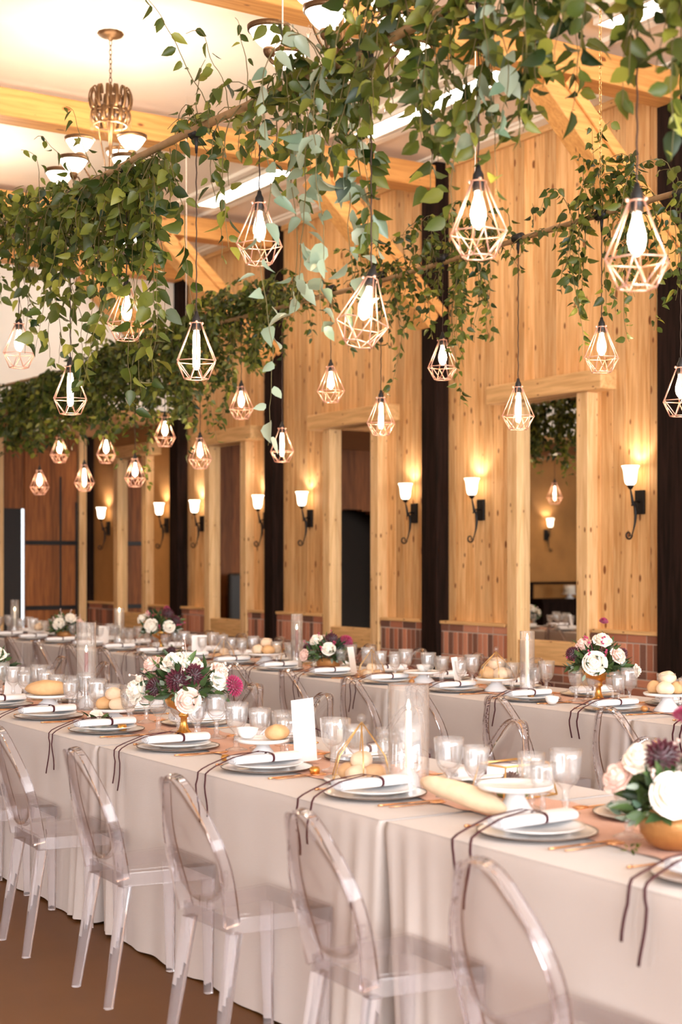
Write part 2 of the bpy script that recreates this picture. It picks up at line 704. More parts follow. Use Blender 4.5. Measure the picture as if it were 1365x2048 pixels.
# end wall with a doorway standing ajar and the dark arched opening
DX0, DX1 = 6.90, 7.31
AX0, AX1, AZ = 3.0, 4.6, 1.9
m = MB()
m.box(DX1, XW + .2, YE, YE + .15, 0, ZM + .3)
m.box(DX0, DX1, YE, YE + .15, 2.25, ZM + .3)
m.box(AX1, DX0, YE, YE + .15, 0, ZM + .3)
m.box(XL, AX0, YE, YE + .15, 0, ZM + .3)
n = 14
for i in range(n):
    a0, a1 = PI * i / n, PI * (i + 1) / n
    cx, r = (AX0 + AX1) / 2, (AX1 - AX0) / 2
    x0, x1 = cx - r * math.cos(a0), cx - r * math.cos(a1)
    z = AZ + .45 * (math.sin(a0) + math.sin(a1)) / 2
    m.box(x0, x1, YE, YE + .15, z, ZM + .3)
struct(m.build('wall_end', M_darkplank))
m = MB(); m.box(AX0 - .2, AX1 + .2, YE + .6, YE + .65, 0, 2.6)
m.box(AX0 - .2, AX0 - .15, YE + .15, YE + .6, 0, 2.6); m.box(AX1 + .15, AX1 + .2, YE + .15, YE + .6, 0, 2.6)
m.box(AX0 - .2, AX1 + .2, YE + .15, YE + .65, 2.55, 2.6)
struct(m.build('wall_end_recess', pbr('recess shade', (.02, .014, .01), .9)))  # near-black colour stands in for the darkness inside the arched opening
m = MB(); m.box(XL, .9, YE - .02, YE, 0, ZM)
struct(m.build('wall_end_stucco', M_stucco))

# left wall with three window openings
m = MB()
ys = [-5, 1.2, 2.8, 5.7, 7.3, 10.2, 11.8, YE + .2]
for i in range(0, 8, 2):
    m.box(XL - .2, XL, ys[i], ys[i + 1], 0, ZC)
for i in range(1, 7, 2):
    m.box(XL - .2, XL, ys[i], ys[i + 1], 0, .9)
    m.box(XL - .2, XL, ys[i], ys[i + 1], 3.5, ZC)
struct(m.build('wall_left', M_stucco))
for i, k in enumerate((1, 3, 5)):
    m = MB()
    y0, y1 = ys[k], ys[k + 1]
    for a in (y0, (y0 + y1) / 2 - .03, y1 - .06):
        m.box(XL - .1, XL + .02, a, a + .06, .9, 3.5)
    for a in (.9, 2.6, 3.44):
        m.box(XL - .1, XL + .02, y0, y1, a, a + .06)
    struct(m.build('window_%d' % (i + 1), M_pinez))

# ceiling with slots for the strip lights
m = MB()
BEAMS = [2.2, 5.19, 8.05, 11.15, 14.18, 16.40]
m.box(XL, XW + .3, -5, YM + .3, ZC, ZC + .1)
struct(m.build('ceiling', M_ceiling))
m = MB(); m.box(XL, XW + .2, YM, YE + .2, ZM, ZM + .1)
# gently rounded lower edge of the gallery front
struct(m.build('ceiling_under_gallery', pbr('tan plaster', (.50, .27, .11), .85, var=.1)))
m = MB()
m.box(XL, XW, YM, YM + .12, ZM + .08, ZC)
m.tube([(XL, YM + .06, ZM + .08), (XW, YM + .06, ZM + .08)], .06, 16)
struct(m.build('wall_gallery_front', M_white))

# trims: cornice, brick cap
m = MB()
m.box(XW - .035, XW, -1, YM, ZC - .10, ZC - .02)
struct(m.build('trim_1', M_piney))
m = MB()
m.box(XW - .16, XW - .035, -1, YM, ZC - .045, ZC)
m.box(XW - .20, XW - .16, -1, YM, ZC - .02, ZC)
m.box(6.82, 6.90, -1, YM, ZC - .035, ZC)
m.box(7.30, 7.38, -1, YM, ZC - .035, ZC)
struct(m.build('trim_2', M_white))
for i in range(len(POSTS) - 1):
    a, b = POSTS[i][1], POSTS[i + 1][0]
    if i == 0:
        continue
    c = MIRRORS[i - 1]
    m = MB()
    m.cbox(XW - .105, XW, a - .06, c - .56, .935, .965, .004)
    m.cbox(XW - .105, XW, c + .56, b + (.06 if i < 4 else 0), .935, .965, .004)
    struct(m.build('trim_%d' % (i + 2), M_piney))

# brick wainscot, one run on either side of every mirror frame
def brick_run(y0, y1, ztop, xf_):
    back, br = MB(), MB()
    back.box(xf_ + .006, XW, y0, y1, 0, ztop)
    z = ztop
    j = .013
    row = 0
    def lay(z0, z1, L0, off):
        yy = y0 - off
        while yy < y1:
            a, b_ = max(yy, y0 + .001), min(yy + L0, y1 - .001)
            if b_ - a > .02:
                br.tint = rnd.random() ** 1.3
                dx = rnd.uniform(0, .003)
                br.cbox(xf_ - .002 + dx, xf_ + .03, a, b_, z0, z1, .004)
            yy += L0 + j
    lay(z - .062, z, .203, 0)
    z -= .072
    if ztop > .9:
        lay(z - .203, z, .060, 0)
        z -= .213
    while z > .08:
        lay(z - .058, z, .203, .1065 * (row % 2))
        z -= .068
        row += 1
    return back, br


for i in range(4):
    a, b = POSTS[i + 1][1], POSTS[i + 2][0]
    c = MIRRORS[i]
    for (y0, y1, zt, xf_, tx) in ((a - .05, c - .53, .935, XW - .09, 'right'), (c - .38, c + .38, .63, XW - .07, 'below'), (c + .53, b + .03, .935, XW - .09, 'left')):
        back, br = brick_run(y0, y1, zt, xf_)
        o = struct(back.build('wall_brick_base', M_mortar))
        br.build('bricks', M_brick, o)

# dark posts
for i, (a, b) in enumerate(POSTS):
    m = MB()
    m.cbox(XW - .14, XW + .05, a, b, 0, ZC if b < 16.5 or b > 19 else ZC, .012)
    o = m.build('timber_post', M_darkpost)
    w_ = ['at far right edge of view', 'right of nearest tall mirror, cut by photo edge', 'between the two nearest tall mirrors', 'between second and third tall mirrors', 'where the white gallery wall meets planks', 'in the corner beside the plank door']
    tag(o, 'dark stained square timber post ' + w_[i], 'post')

# cross beams and knee braces
names = ['behind the nearest leaves above the camera', 'above the nearest chandelier', 'at top right over the nearest brace', 'running behind the two chandeliers', 'half hidden by leaves behind far chandelier', 'along the top of white gallery wall']
for i, yb in enumerate(BEAMS):
    m = MB()
    zb = 5.0
    m.beam((XL, yb, zb + .09), (XW - .15, yb, zb + .09), .24, .22)
    o = m.build('ceiling_beam', M_pinex)
    tag(o, 'orange pine beam crossing the cream ceiling ' + names[i], 'beam')
bn = ['', 'out of view', 'at upper right, meeting post at photo edge', 'landing on the post between nearest mirrors', 'landing on post between second and third mirrors', 'in front of the white gallery wall']
for i, yb in enumerate(BEAMS):
    if i < 2:
        continue
    m = MB()
    yc = yb
    m.beam((6.83, yc - .02, 4.93), (8.10, yc - .02, 3.74), .20, .17)
    # the raised fillet along the brace
    m.beam((6.98, yc - .135, 4.93), (8.20, yc - .135, 3.82), .03, .09)
    o = m.build('knee_brace', M_brace)
    tag(o, 'diagonal pine knee brace ' + bn[i], 'brace')

# light strips in the ceiling
for i, (y0, y1, tx) in enumerate(((5.4, 7.62, 'at upper right corner, nearest of the row'), (8.55, 10.72, 'glowing behind leaves at upper centre'), (11.6, 13.72, 'seen above a copper pendant at left of centre'), (14.5, 16.2, 'farthest, mostly hidden by dark leaves'))):
    t = thing('ceiling_strip_light', 'long white ceiling light strip ' + tx, 'ceiling light', (7.10, (y0 + y1) / 2, ZC))
    h = (y1 - y0) / 2
    m = MB()
    m.box(-.13, -.105, -h, h, -.05, 0); m.box(.105, .13, -h, h, -.05, 0)
    m.box(-.13, .13, -h - .02, -h, -.05, 0); m.box(-.13, .13, h, h + .02, -.05, 0)
    m.build('frame', M_white, t)
    m = MB(); m.box(-.105, .105, -h, h, -.035, -.01)
    m.build('diffuser', M_strip, t)

# recessed downlights under the gallery
for k, (x, yy) in enumerate(((7.0, 17.3), (6.2, 17.9), (4.6, 17.4), (3.4, 18.2), (2.0, 17.4), (.6, 18.3), (-1.2, 17.4))):
    t = thing('downlight', 'small round downlight under the gallery, ' + ['nearest the right wall', 'second from right wall, above plank door', 'third from the right wall', 'fourth from the right wall', 'fifth from the right wall', 'sixth from the right wall', 'seventh from right wall, above sideboard'][k], 'ceiling light', (x, yy, ZM), group='gallery downlights')
    m = MB(); m.lathe([(.10, 0), (.10, -.012), (.075, -.012), (.07, 0)], 20)
    m.build('trim_ring', M_white, t)
    m = MB(); m.lathe([(.001, -.004), (.07, -.004)], 20)
    m.build('lens', M_down, t)
    if k in (0, 2, 5):
        sl = bpy.data.lights.new('downlight_beam', 'SPOT')
        sl.energy, sl.color, sl.spot_size, sl.spot_blend, sl.shadow_soft_size = 30, WARM, R(120), .6, .03
        so = bpy.data.objects.new('downlight_beam', sl); COL.objects.link(so); so.parent = t; so.location = (0, 0, -.02)

# plank door leaf, dark strap hinges, dark leaf standing ajar
t = thing('plank_door', 'tall brown plank door with black iron straps in the far corner', 'door', (7.24, YE - .05, 0))
m = MB(); m.box(0, .75, 0, .045, 0.02, 3.06)
m.build('door_leaf', wood_mat('door planks', (.34, .12, .03), (.20, .065, .018), (.1, .03, .01), 'Z', .12, 0, knots=.2), t)
m = MB()
for z in (.88, 1.78):
    m.cbox(0, .74, -.012, 0, z - .03, z + .03, .003)
m.cbox(.50, .53, -.01, 0, .05, 2.7, .003)
m.cbox(.735, .765, -.02, 0, .05, 2.35, .003)
m.build('iron_strap', M_iron, t)
m = MB(); m.cbox(.0, .315, -.04, .0, .01, 2.26, .005)
o = m.build('door_leaf_ajar', pbr('near black door', (.012, .008, .006), .6), None, (DX0, YE + .06, 0))
tag(o, 'narrow dark door leaf left of the bright gap at photo left', 'door')
m = MB(); m.cbox(0, .11, -.06, .02, 0, ZM, .005)
o = m.build('door_post', M_pinez, None, (8.02, YE - .03, 0))
tag(o, 'light orange door post between plank door and dark corner post', 'post')
m = MB(); m.cbox(0, .12, -.06, .02, 0, ZM, .005)
o = m.build('door_post', M_pinez, None, (6.80, YE - .03, 0))
tag(o, 'orange door post at the extreme left edge of view', 'post')

# ------------------------------------------------------------------ tall mirrors in pine frames
MX = XW - .11
where = ['between two nearest posts, reflecting leaves and cakes', 'in second bay from the right, reflecting a dark arch', 'in third bay from the right, under leaves', 'farthest, in the brown stucco bay']
for i, c in enumerate(MIRRORS):
    t = thing('framed_mirror', 'tall mirror in pine frame ' + where[i], 'mirror', (MX, c, 0))
    H_ = OPEN_HALF
    m = MB(); m.box(.075, .083, -H_ - .01, H_ + .01, .82, 2.92)
    m.build('mirror_glass', M_mirror, t)
    for sgn in (-1, 1):
        m = MB()
        a = sgn * H_
        m.cbox(0, .13, min(a, a + sgn * .14), max(a, a + sgn * .14), 0.0, 2.90, .008)
        m.build('jamb', M_pinez, t)
    m = MB(); m.cbox(-.06, .13, -.74, .74, 2.90, 3.06, .012)
    m.build('header', M_piney, t)
    m = MB(); m.cbox(.01, .13, -H_ + .001, H_ - .001, .64, .84, .008)
    m.build('sill', M_piney, t)

# ------------------------------------------------------------------ wall sconces
def make_sconce():
    t = thing('wall_sconce', 'x', 'wall lamp')
    m = MB(); m.cbox(-.022, 0, -.05, .05, -.095, .095, .004)
    m.build('backplate', M_iron, t)
    m = MB()
    X = -.115
    pts = [(-.02, 0, 0.0), (-.05, 0, .01), (-.085, 0, -.005), (-.10, 0, -.03)]
    m.tube(pts, .008, 8)
    # long stem: from cup down, swelling, S-curve, ending in a scroll
    pts, rr = [], []
    for k in range(18):
        u = k / 17
        pts.append((X + .055 * math.sin(u * PI * .9) * (1 if u > .3 else .6), 0, .10 - .36 * u)); rr.append(.006 + .007 * math.sin(min(1, u * 1.15) * PI))
    for k in range(22):
        a = k / 21 * 2 * PI * 1.15
        r = .036 * (1 - .62 * k / 21)
        cx, cz = pts[17][0] - .036, pts[17][2]
        pts.append((cx + r * math.cos(-a), 0, cz + r * math.sin(-a))); rr.append(.008 - .003 * k / 21)
    m.tube(pts, rr, 8)
    m.build('arm', M_iron, t)
    m = MB(); m.lathe([(.001, .10), (.012, .10), (.022, .115), (.030, .128), (.028, .132), (.001, .132)], 20, (X, 0, 0))
    m.build('cup', M_iron, t)
    m = MB()
    m.lathe([(.001, .134), (.030, .134), (.043, .150), (.050, .185), (.053, .225), (.060, .262), (.071, .283), (.068, .285), (.056, .264), (.049, .225), (.046, .187), (.040, .155), (.028, .140), (.001, .140)], 28, (X, 0, 0))
    m.build('glass_shade', M_shade, t)
    point_light('sconce_bulb_light', (X, 0, .215), 3.4, (1, .95, .92), .016, t)
    return t


sc = Proto(make_sconce())
SCZ = 1.98
places = [(8.50, 'right of the nearest mirror'), (10.53, 'left of the nearest mirror'), (11.57, 'right of second mirror, beside a dark post'), (13.50, 'left of second mirror, behind pale leaves'),
          (14.46, 'right of third mirror, beside a dark post'), (16.03, 'left of third mirror, beside dark post'), (17.02, 'on brown stucco right of the farthest mirror'), (18.86, 'on brown stucco left of the farthest mirror')]
for yy, tx in places:
    sc.put((XW, yy, SCZ), 0, 'lit black scroll wall lamp with white glass ' + tx, None)
c = sc.put((-.16, YE - .02, SCZ), R(90), 'lit black scroll wall lamp seen only as reflection in nearest mirror')

# ------------------------------------------------------------------ leaves
def leaf(mb, p, d, nrm, L_, W_, tint, fold=.18, droop=.15):
    d = d.normalized()
    side = d.cross(nrm)
    if side.length < 1e-4:
        side = d.orthogonal()
    side.normalize()
    up = side.cross(d)
    def P(a, b_, c_):
        return p + side * (a * W_) + d * (b_ * L_) + up * (c_ * L_)
    f_ = fold
    vs = [P(0, 0, 0),
          P(-.30, .12, f_ * .5), P(-.43, .34, f_ * .7), P(-.31, .66, f_ * .5 - droop * .35), P(0, 1.04, -droop),
          P(.31, .66, f_ * .5 - droop * .35), P(.43, .34, f_ * .7), P(.30, .12, f_ * .5),
          P(0, .34, 0), P(0, .68, -droop * .4)]
    mb.tint = tint
    mb.add(vs, [(0, 7, 6, 8), (0, 8, 2, 1), (8, 6, 5, 9), (2, 8, 9, 3), (9, 5, 4), (3, 9, 4)])


def rv(r=rnd):
    while True:
        v = Vector((r.uniform(-1, 1), r.uniform(-1, 1), r.uniform(-1, 1)))
        if .1 < v.length < 1:
            return v.normalized()


def vine(parent, start, length, up=0.0, size=.065, density=1.0, spread=.12, r=rnd, drift=(0, 0), name='vine', dark=0, mat=None):
    """one trailing stem with pairs of leaves"""
    p = Vector(start)
    pts = [p.copy()]
    d = Vector((r.uniform(-1, 1) * spread * 5, r.uniform(-1, 1) * spread * 5, r.uniform(-.6, .35) if up <= 0 else 1.5))
    d.normalize()
    step = .035
    n = max(3, int(length / step))
    goal_up = int(n * up)
    for i in range(n):
        g = Vector((drift[0], drift[1], 1 if i < goal_up else -1))
        d = (d * .72 + g * .28 + rv(r) * .17).normalized()
        p = p + d * step
        pts.append(p.copy())
    sm = MB()
    sm.tube(pts[::1], [.0028 * (1 - .6 * i / len(pts)) for i in range(len(pts))], 4)
    so = sm.build(name, M_stem, parent)
    lm = MB()
    gap = .034 / density
    acc = 0
    for i in range(1, len(pts)):
        acc += step
        while acc > gap:
            acc -= gap
            q = pts[i - 1].lerp(pts[i], r.random())
            out = rv(r); out.z = -abs(out.z) * .8 - .25
            s_ = size * r.uniform(.6, 1.25)
            q = q + Vector((out.x, out.y, 0)) * r.uniform(0, .03)
            leaf(lm, q, out, rv(r), s_, s_ * r.uniform(.58, .85), min(1, max(0, r.gauss(.5 - dark, .26))), r.uniform(.08, .3), r.uniform(0, .3))
    lm.build('leaves', mat or M_leaf, so)


def pole(name, label, X, y0, y1, z0, z1, rad):
    m = MB()
    n = int((y1 - y0) / .06)
    pts, rr = [], []
    for i in range(n + 1):
        u = i / n
        pts.append((X + .012 * math.sin(u * 9), y0 + (y1 - y0) * u, z0 + (z1 - z0) * u + .012 * math.sin(u * 14)))
        rr.append(rad * (1.16 if i % 6 == 0 else 1.0))
    m.tube(pts, rr, 10)
    o = m.build(name, M_bamboo)
    return tag(o, label, 'pole')


P1X, P2X = 2.88, 5.36
def p1z(y): return 3.315 + (y - 3.6) * .0165
def p2z(y): return 3.335 + (y - 5.2) * .012 if y < 9 else 3.38 - (y - 9) * .01


pole('bamboo_pole', 'brown bamboo pole carrying leaves and pendants over the front table', P1X, 1.9, 9.4, p1z(1.9), p1z(9.4), .017)
pole('bamboo_pole', 'thin brown bamboo pole carrying leaves over the table by the wall', P2X, 4.4, 15.2, 3.335, 3.36, .015)

g1 = thing('greenery_garland', 'large leaf smilax garland trailing from the pole over front table', 'garland', (0, 0, 0))
r1 = random.Random(11)
# (y0, y1, vines, len min, len max, fraction upward, density, size)
SEG1 = [(7.15, 8.9, 56, .25, .62, .05, 1.25, .07), (6.0, 7.15, 44, .28, .66, .0, 1.3, .072), (5.3, 5.95, 9, .2, .5, .05, .8, .068), (4.45, 5.1, 28, .25, .50, .05, 1.1, .068),
        (3.85, 4.45, 24, .3, .62, .22, 1.15, .070), (3.3, 3.82, 26, .3, .58, .1, 1.2, .070), (2.80, 3.02, 15, .35, .58, .0, 1.2, .075), (2.45, 2.80, 16, .4, .75, .0, 1.2, .075), (2.0, 2.45, 6, .3, .7, .1, 1.0, .07)]
for (a, b, n, l0, l1, up, dn, sz) in SEG1:
    for k in range(n):
        yy = a + (b - a) * (k + r1.random()) / n
        vine(g1, (P1X + r1.uniform(-.02, .02), yy, p1z(yy) + r1.uniform(-.02, .02)), r1.uniform(l0, l1), up * r1.choice((0, 0, 1, 2)), sz, dn, .14, r1)
# long trailing strands
for (yy, ln, dn, sz) in ((7.0, 1.0, .6, .075), (6.85, .95, .6, .075), (6.7, 1.05, .55, .075), (6.5, 1.15, .6, .075), (6.3, 1.1, .6, .08), (6.15, 1.2, .6, .08), (6.02, .85, .6, .075),
                         (7.35, .85, .7, .07), (7.6, .8, .7, .07), (4.36, .75, .9, .07), (4.28, .72, .9, .07), (4.0, .75, .9, .07),
                         (3.72, .7, .8, .07), (6.9, .75, .9, .085), (6.75, .9, .8, .085), (6.6, .8, .9, .085), (6.45, 1.0, .8, .085), (6.35, .8, .9, .088), (6.22, .95, .8, .088), (6.08, 1.05, .8, .088), (5.95, .8, .8, .085), (7.2, .95, .8, .08), (7.4, .9, .8, .08), (5.42, .6, .6, .065), (5.2, .62, .7, .065)):
    vine(g1, (P1X + r1.uniform(-.03, .03), yy, p1z(yy)), ln, 0, sz, dn, .05, r1)
for (yy, ln, dn, sz) in ((4.50, 1.15, .7, .088), (4.60, 1.0, .65, .085), (4.42, 1.0, .65, .085), (4.55, 1.75, .5, .080), (4.66, .9, .7, .085), (4.52, .8, .8, .088), (3.62, .5, .8, .08), (3.50, .55, .8, .08)):
    vine(g1, (P1X + r1.uniform(-.08, .02), yy, p1z(yy)), ln, 0, sz, dn, .06, r1, mat=M_daylitleaf)
# airy sprays standing up from the pole
for (yy, ln, dr, u_) in ((5.50, .75, (-.45, .55), .95), (5.35, .5, (-.2, .45), .8), (5.2, .45, (-.1, .3), .8), (6.7, .55, (-.3, .5), .9), (7.0, .5, (-.3, .6), .8), (7.5, .4, (-.2, .3), .7), (5.62, .32, (0, 0), .9)):
    vine(g1, (P1X, yy, p1z(yy)), ln, u_, .062, .55, .05, r1, dr)

g2 = thing('greenery_garland', 'dense small leaf garland trailing from the pole beside the plank wall', 'garland', (0, 0, 0))
r2 = random.Random(23)
SEG2 = [(12.6, 14.9, 95, .35, .80, .0, 1.7, .074), (10.85, 12.6, 80, .35, .85, .03, 1.7, .072), (10.2, 10.85, 36, .4, .90, .05, 1.7, .064), (9.2, 10.2, 60, .2, .60, .15, 1.8, .058), (8.85, 9.2, 14, .2, .45, .1, 1.6, .05),
        (8.2, 8.85, 10, .12, .3, .1, 1.3, .052), (7.4, 8.2, 26, .2, .50, .2, 1.4, .055), (6.75, 7.4, 26, .25, .62, .15, 1.4, .055), (6.1, 6.75, 12, .08, .22, .3, 1.2, .055), (5.55, 6.05, 22, .25, .66, .15, 1.4, .058), (5.3, 5.55, 3, .1, .3, .2, 1.1, .055), (4.6, 5.28, 16, .3, .8, .1, 1.3, .06)]
for (a, b, n, l0, l1, up, dn, sz) in SEG2:
    for k in range(n):
        yy = a + (b - a) * (k + r2.random()) / n
        vine(g2, (P2X + r2.uniform(-.03, .03), yy, p2z(yy) + r2.uniform(-.02, .03)), r2.uniform(l0, l1), up * r2.choice((0, 0, 1, 2)), sz, dn, .16, r2, dark=.08)
for (yy, ln) in ((11.7, 1.25), (12.1, 1.1), (12.45, 1.0), (11.2, 1.0), (10.6, 1.05), (10.45, 1.15), (10.3, 1.0), (9.6, .75), (7.75, .85), (7.95, .6), (7.1, .95), (7.2, .8), (7.0, .75), (6.9, .6), (5.75, .85), (5.9, .8), (5.65, .75), (13.2, .9)):
    vine(g2, (P2X + r2.uniform(-.05, .05), yy, p2z(yy)), ln, 0, .055, 1.1, .05, r2)
for (yy, ln, u_) in ((8.05, .5, 1), (8.0, .42, 1), (8.1, .4, .9), (5.80, .55, .9), (5.86, .5, .95), (5.9, .45, .8), (9.6, .3, .8)):
    vine(g2, (P2X, yy, p2z(yy)), ln, u_, .055, 1.3, .05, r2)

# ropes that carry the poles
for (X, yy, z, tx) in ((P1X, 4.92, p1z(4.92), 'pole over front table, near the nearest chandelier'), (P1X, 9.25, p1z(9.25), 'pole over front table, at its far end'), (P2X, 10.7, p2z(10.7), 'pole by the wall, against white gallery wall'), (P2X, 6.9, p2z(6.9), 'pole by the wall, right of centre')):
    m = MB()
    m.tube([(X, yy, z - .01), (X + .004, yy, (z + ZC) / 2), (X, yy, ZC)], .0035, 6)
    tag(m.build('hanging_rope', M_rope), 'thin white rope from ceiling carrying the ' + tx, 'rope')
for (X, yy, tx) in ((P2X, 8.05, 'above centre'), (P2X, 5.82, 'at right')):
    m = MB()
    z = p2z(yy)
    k = 0
    while z < ZC - .02:
        a = (k % 2) * PI / 2
        m.tube([(X + .008 * math.cos(a) * math.cos(q), yy + .008 * math.sin(a) * math.cos(q), z + .016 + .018 * math.sin(q)) for q in [i * PI / 4 for i in range(9)]], .0022, 4, False)
        z += .030
        k += 1
    tag(m.build('brass_chain', M_brass), 'fine brass chain holding the wall side pole ' + tx, 'chain')

# ------------------------------------------------------------------ copper cage pendants
def cage_mesh(nside=6):
    """open diamond: hub ring, long upper spars, waist zigzag, base ring"""
    m = MB()
    rt, rm, rb = .022, .094, .052
    zt, zm, zb = .0, -.165, -.240
    rw = .0029
    top = [(rt * math.cos(2 * PI * k / nside), rt * math.sin(2 * PI * k / nside), zt) for k in range(nside)]
    mid = [(rm * math.cos(2 * PI * k / nside), rm * math.sin(2 * PI * k / nside), zm) for k in range(nside)]
    bot = [(rb * math.cos(2 * PI * (k + .5) / nside), rb * math.sin(2 * PI * (k + .5) / nside), zb) for k in range(nside)]
    for k in range(nside):
        k2 = (k + 1) % nside
        m.tube([top[k], mid[k]], rw, 6)
        m.tube([mid[k], mid[k2]], rw * .85, 6)
        m.tube([mid[k], bot[k]], rw * .85, 6)
        m.tube([mid[k2], bot[k]], rw * .85, 6)
        m.tube([bot[k], bot[k2]], rw, 6)
        m.tube([top[k], top[k2]], rw, 6)
        m.ball(mid[k], rw * 1.3, nu=6, nv=4)
    for k in (0, 2, 4):
        m.tube([top[k], (0, 0, zt + .004)], rw * 1.4, 6)
        m.ball((top[k][0] * 1.35, top[k][1] * 1.35, zt + .001), .0065, nu=8, nv=5)
    return m


def make_pendant(kind):
    t = thing('pendant_lamp', 'x', 'pendant lamp')
    cage_mesh().build('wire_cage', M_copper, t)
    m = MB()
    m.lathe([(.001, .052), (.007, .050), (.010, .035), (.017, .022), (.019, .002), (.0185, -.030), (.012, -.032), (.001, -.032)], 16)
    m.build('lamp_socket', M_black, t)
    m = MB()
    if kind == 'tube':
        prof = [(.012, -.03), (.013, -.042), (.0165, -.055), (.0165, -.185), (.013, -.196), (.006, -.201), (.001, -.202)]
    else:
        prof = [(.012, -.03), (.013, -.045), (.019, -.068), (.025, -.092), (.026, -.110), (.021, -.132), (.011, -.147), (.004, -.152), (.001, -.153)]
    m.lathe(prof, 16)
    b = m.build('bulb', M_bulb, t)
    point_light('pendant_bulb_light', (0, 0, -.12), 3.4, (1.0, .76, .52), .010, t)
    return t


protos = {k: Proto(make_pendant(k)) for k in ('tube', 'pear')}
PEND1 = [(2.98, 2.50, 'pear', 'largest and nearest, at right edge of the upper half'), (3.69, 2.71, 'pear', 'at upper right between dark post and planks'), (4.30, 2.50, 'pear', 'tilted, just right of the trailing pale leaves'),
         (5.10, 2.93, 'pear', 'highest, in front of second post'), (5.65, 2.53, 'tube', 'with tube bulb, in front of white gallery wall edge'), (6.37, 2.79, 'pear', 'hidden among leaves before the white wall'), (7.06, 2.50, 'tube', 'with tube bulb, at left before dense leaves'), (7.80, 2.82, 'pear', 'at left photo edge among dark leaves')]
PEND2 = [(5.24, 2.47, 'pear', 'cut by right photo edge below the post top'), (5.81, 2.75, 'pear', 'under a leaf bunch above nearest mirror'), (6.50, 2.50, 'tube', 'with tube bulb at the left edge of nearest mirror'), (7.22, 2.86, 'pear', 'small, before the post between nearest mirrors'),
         (7.89, 2.57, 'tube', 'with tube bulb at top right of second mirror'), (8.50, 2.84, 'pear', 'behind pale hanging leaves at centre'), (9.16, 2.47, 'tube', 'with tube bulb before the second dark post'), (9.77, 2.83, 'pear', 'above the third mirror header'),
         (10.45, 2.49, 'pear', 'left of the third mirror under leaves'), (11.09, 2.71, 'pear', 'below the corner of white gallery wall'), (11.68, 2.40, 'pear', 'above the farthest mirror'), (12.30, 2.64, 'pear', 'above the farthest wall lamp'),
         (12.80, 2.41, 'tube', 'before the dark corner post'), (13.41, 2.71, 'pear', 'above the plank door among leaves'), (13.94, 2.42, 'pear', 'lowest at far left before plank door')]
for (X, lst, pz, tz) in ((P1X, PEND1, p1z, 'copper cage pendant lamp '), (P2X, PEND2, p2z, 'copper cage pendant lamp ')):
    for i, (yy, zt, kind, tx) in enumerate(lst):
        o = protos[kind].put((X, yy, zt), rnd.uniform(0, 1), tz + tx, None)
        tilt = rnd.uniform(-.05, .05)
        if abs(yy - 4.30) < .01:
            o.rotation_euler = (R(4), R(13), .3)
        o['group'] = 'cage pendants over the ' + ('front table' if X == P1X else 'wall side table')
        # cord and tape wrap belong to this lamp
        zp = pz(yy)
        m = MB()
        L_ = zp - zt
        n = max(8, int(L_ / .02))
        pts = [(.0014 * math.cos(q * 1.4), .0014 * math.sin(q * 1.4), .045 + (L_ - .045) * q / n) for q in range(n + 1)]
        m.tube(pts, .0028, 5)
        inv = o.rotation_euler.to_matrix().to_4x4().inverted()
        m.xf(inv)
        m.build('cord', M_cord, o)
        m = MB()
        m.tube([(0, -.035, L_), (0, .035, L_)], .025, 10)
        m.tube([(0, 0, L_ - .09), (0, 0, L_)], [.005, .012], 8)
        m.xf(inv)
        m.build('tape_wrap', M_black, o)

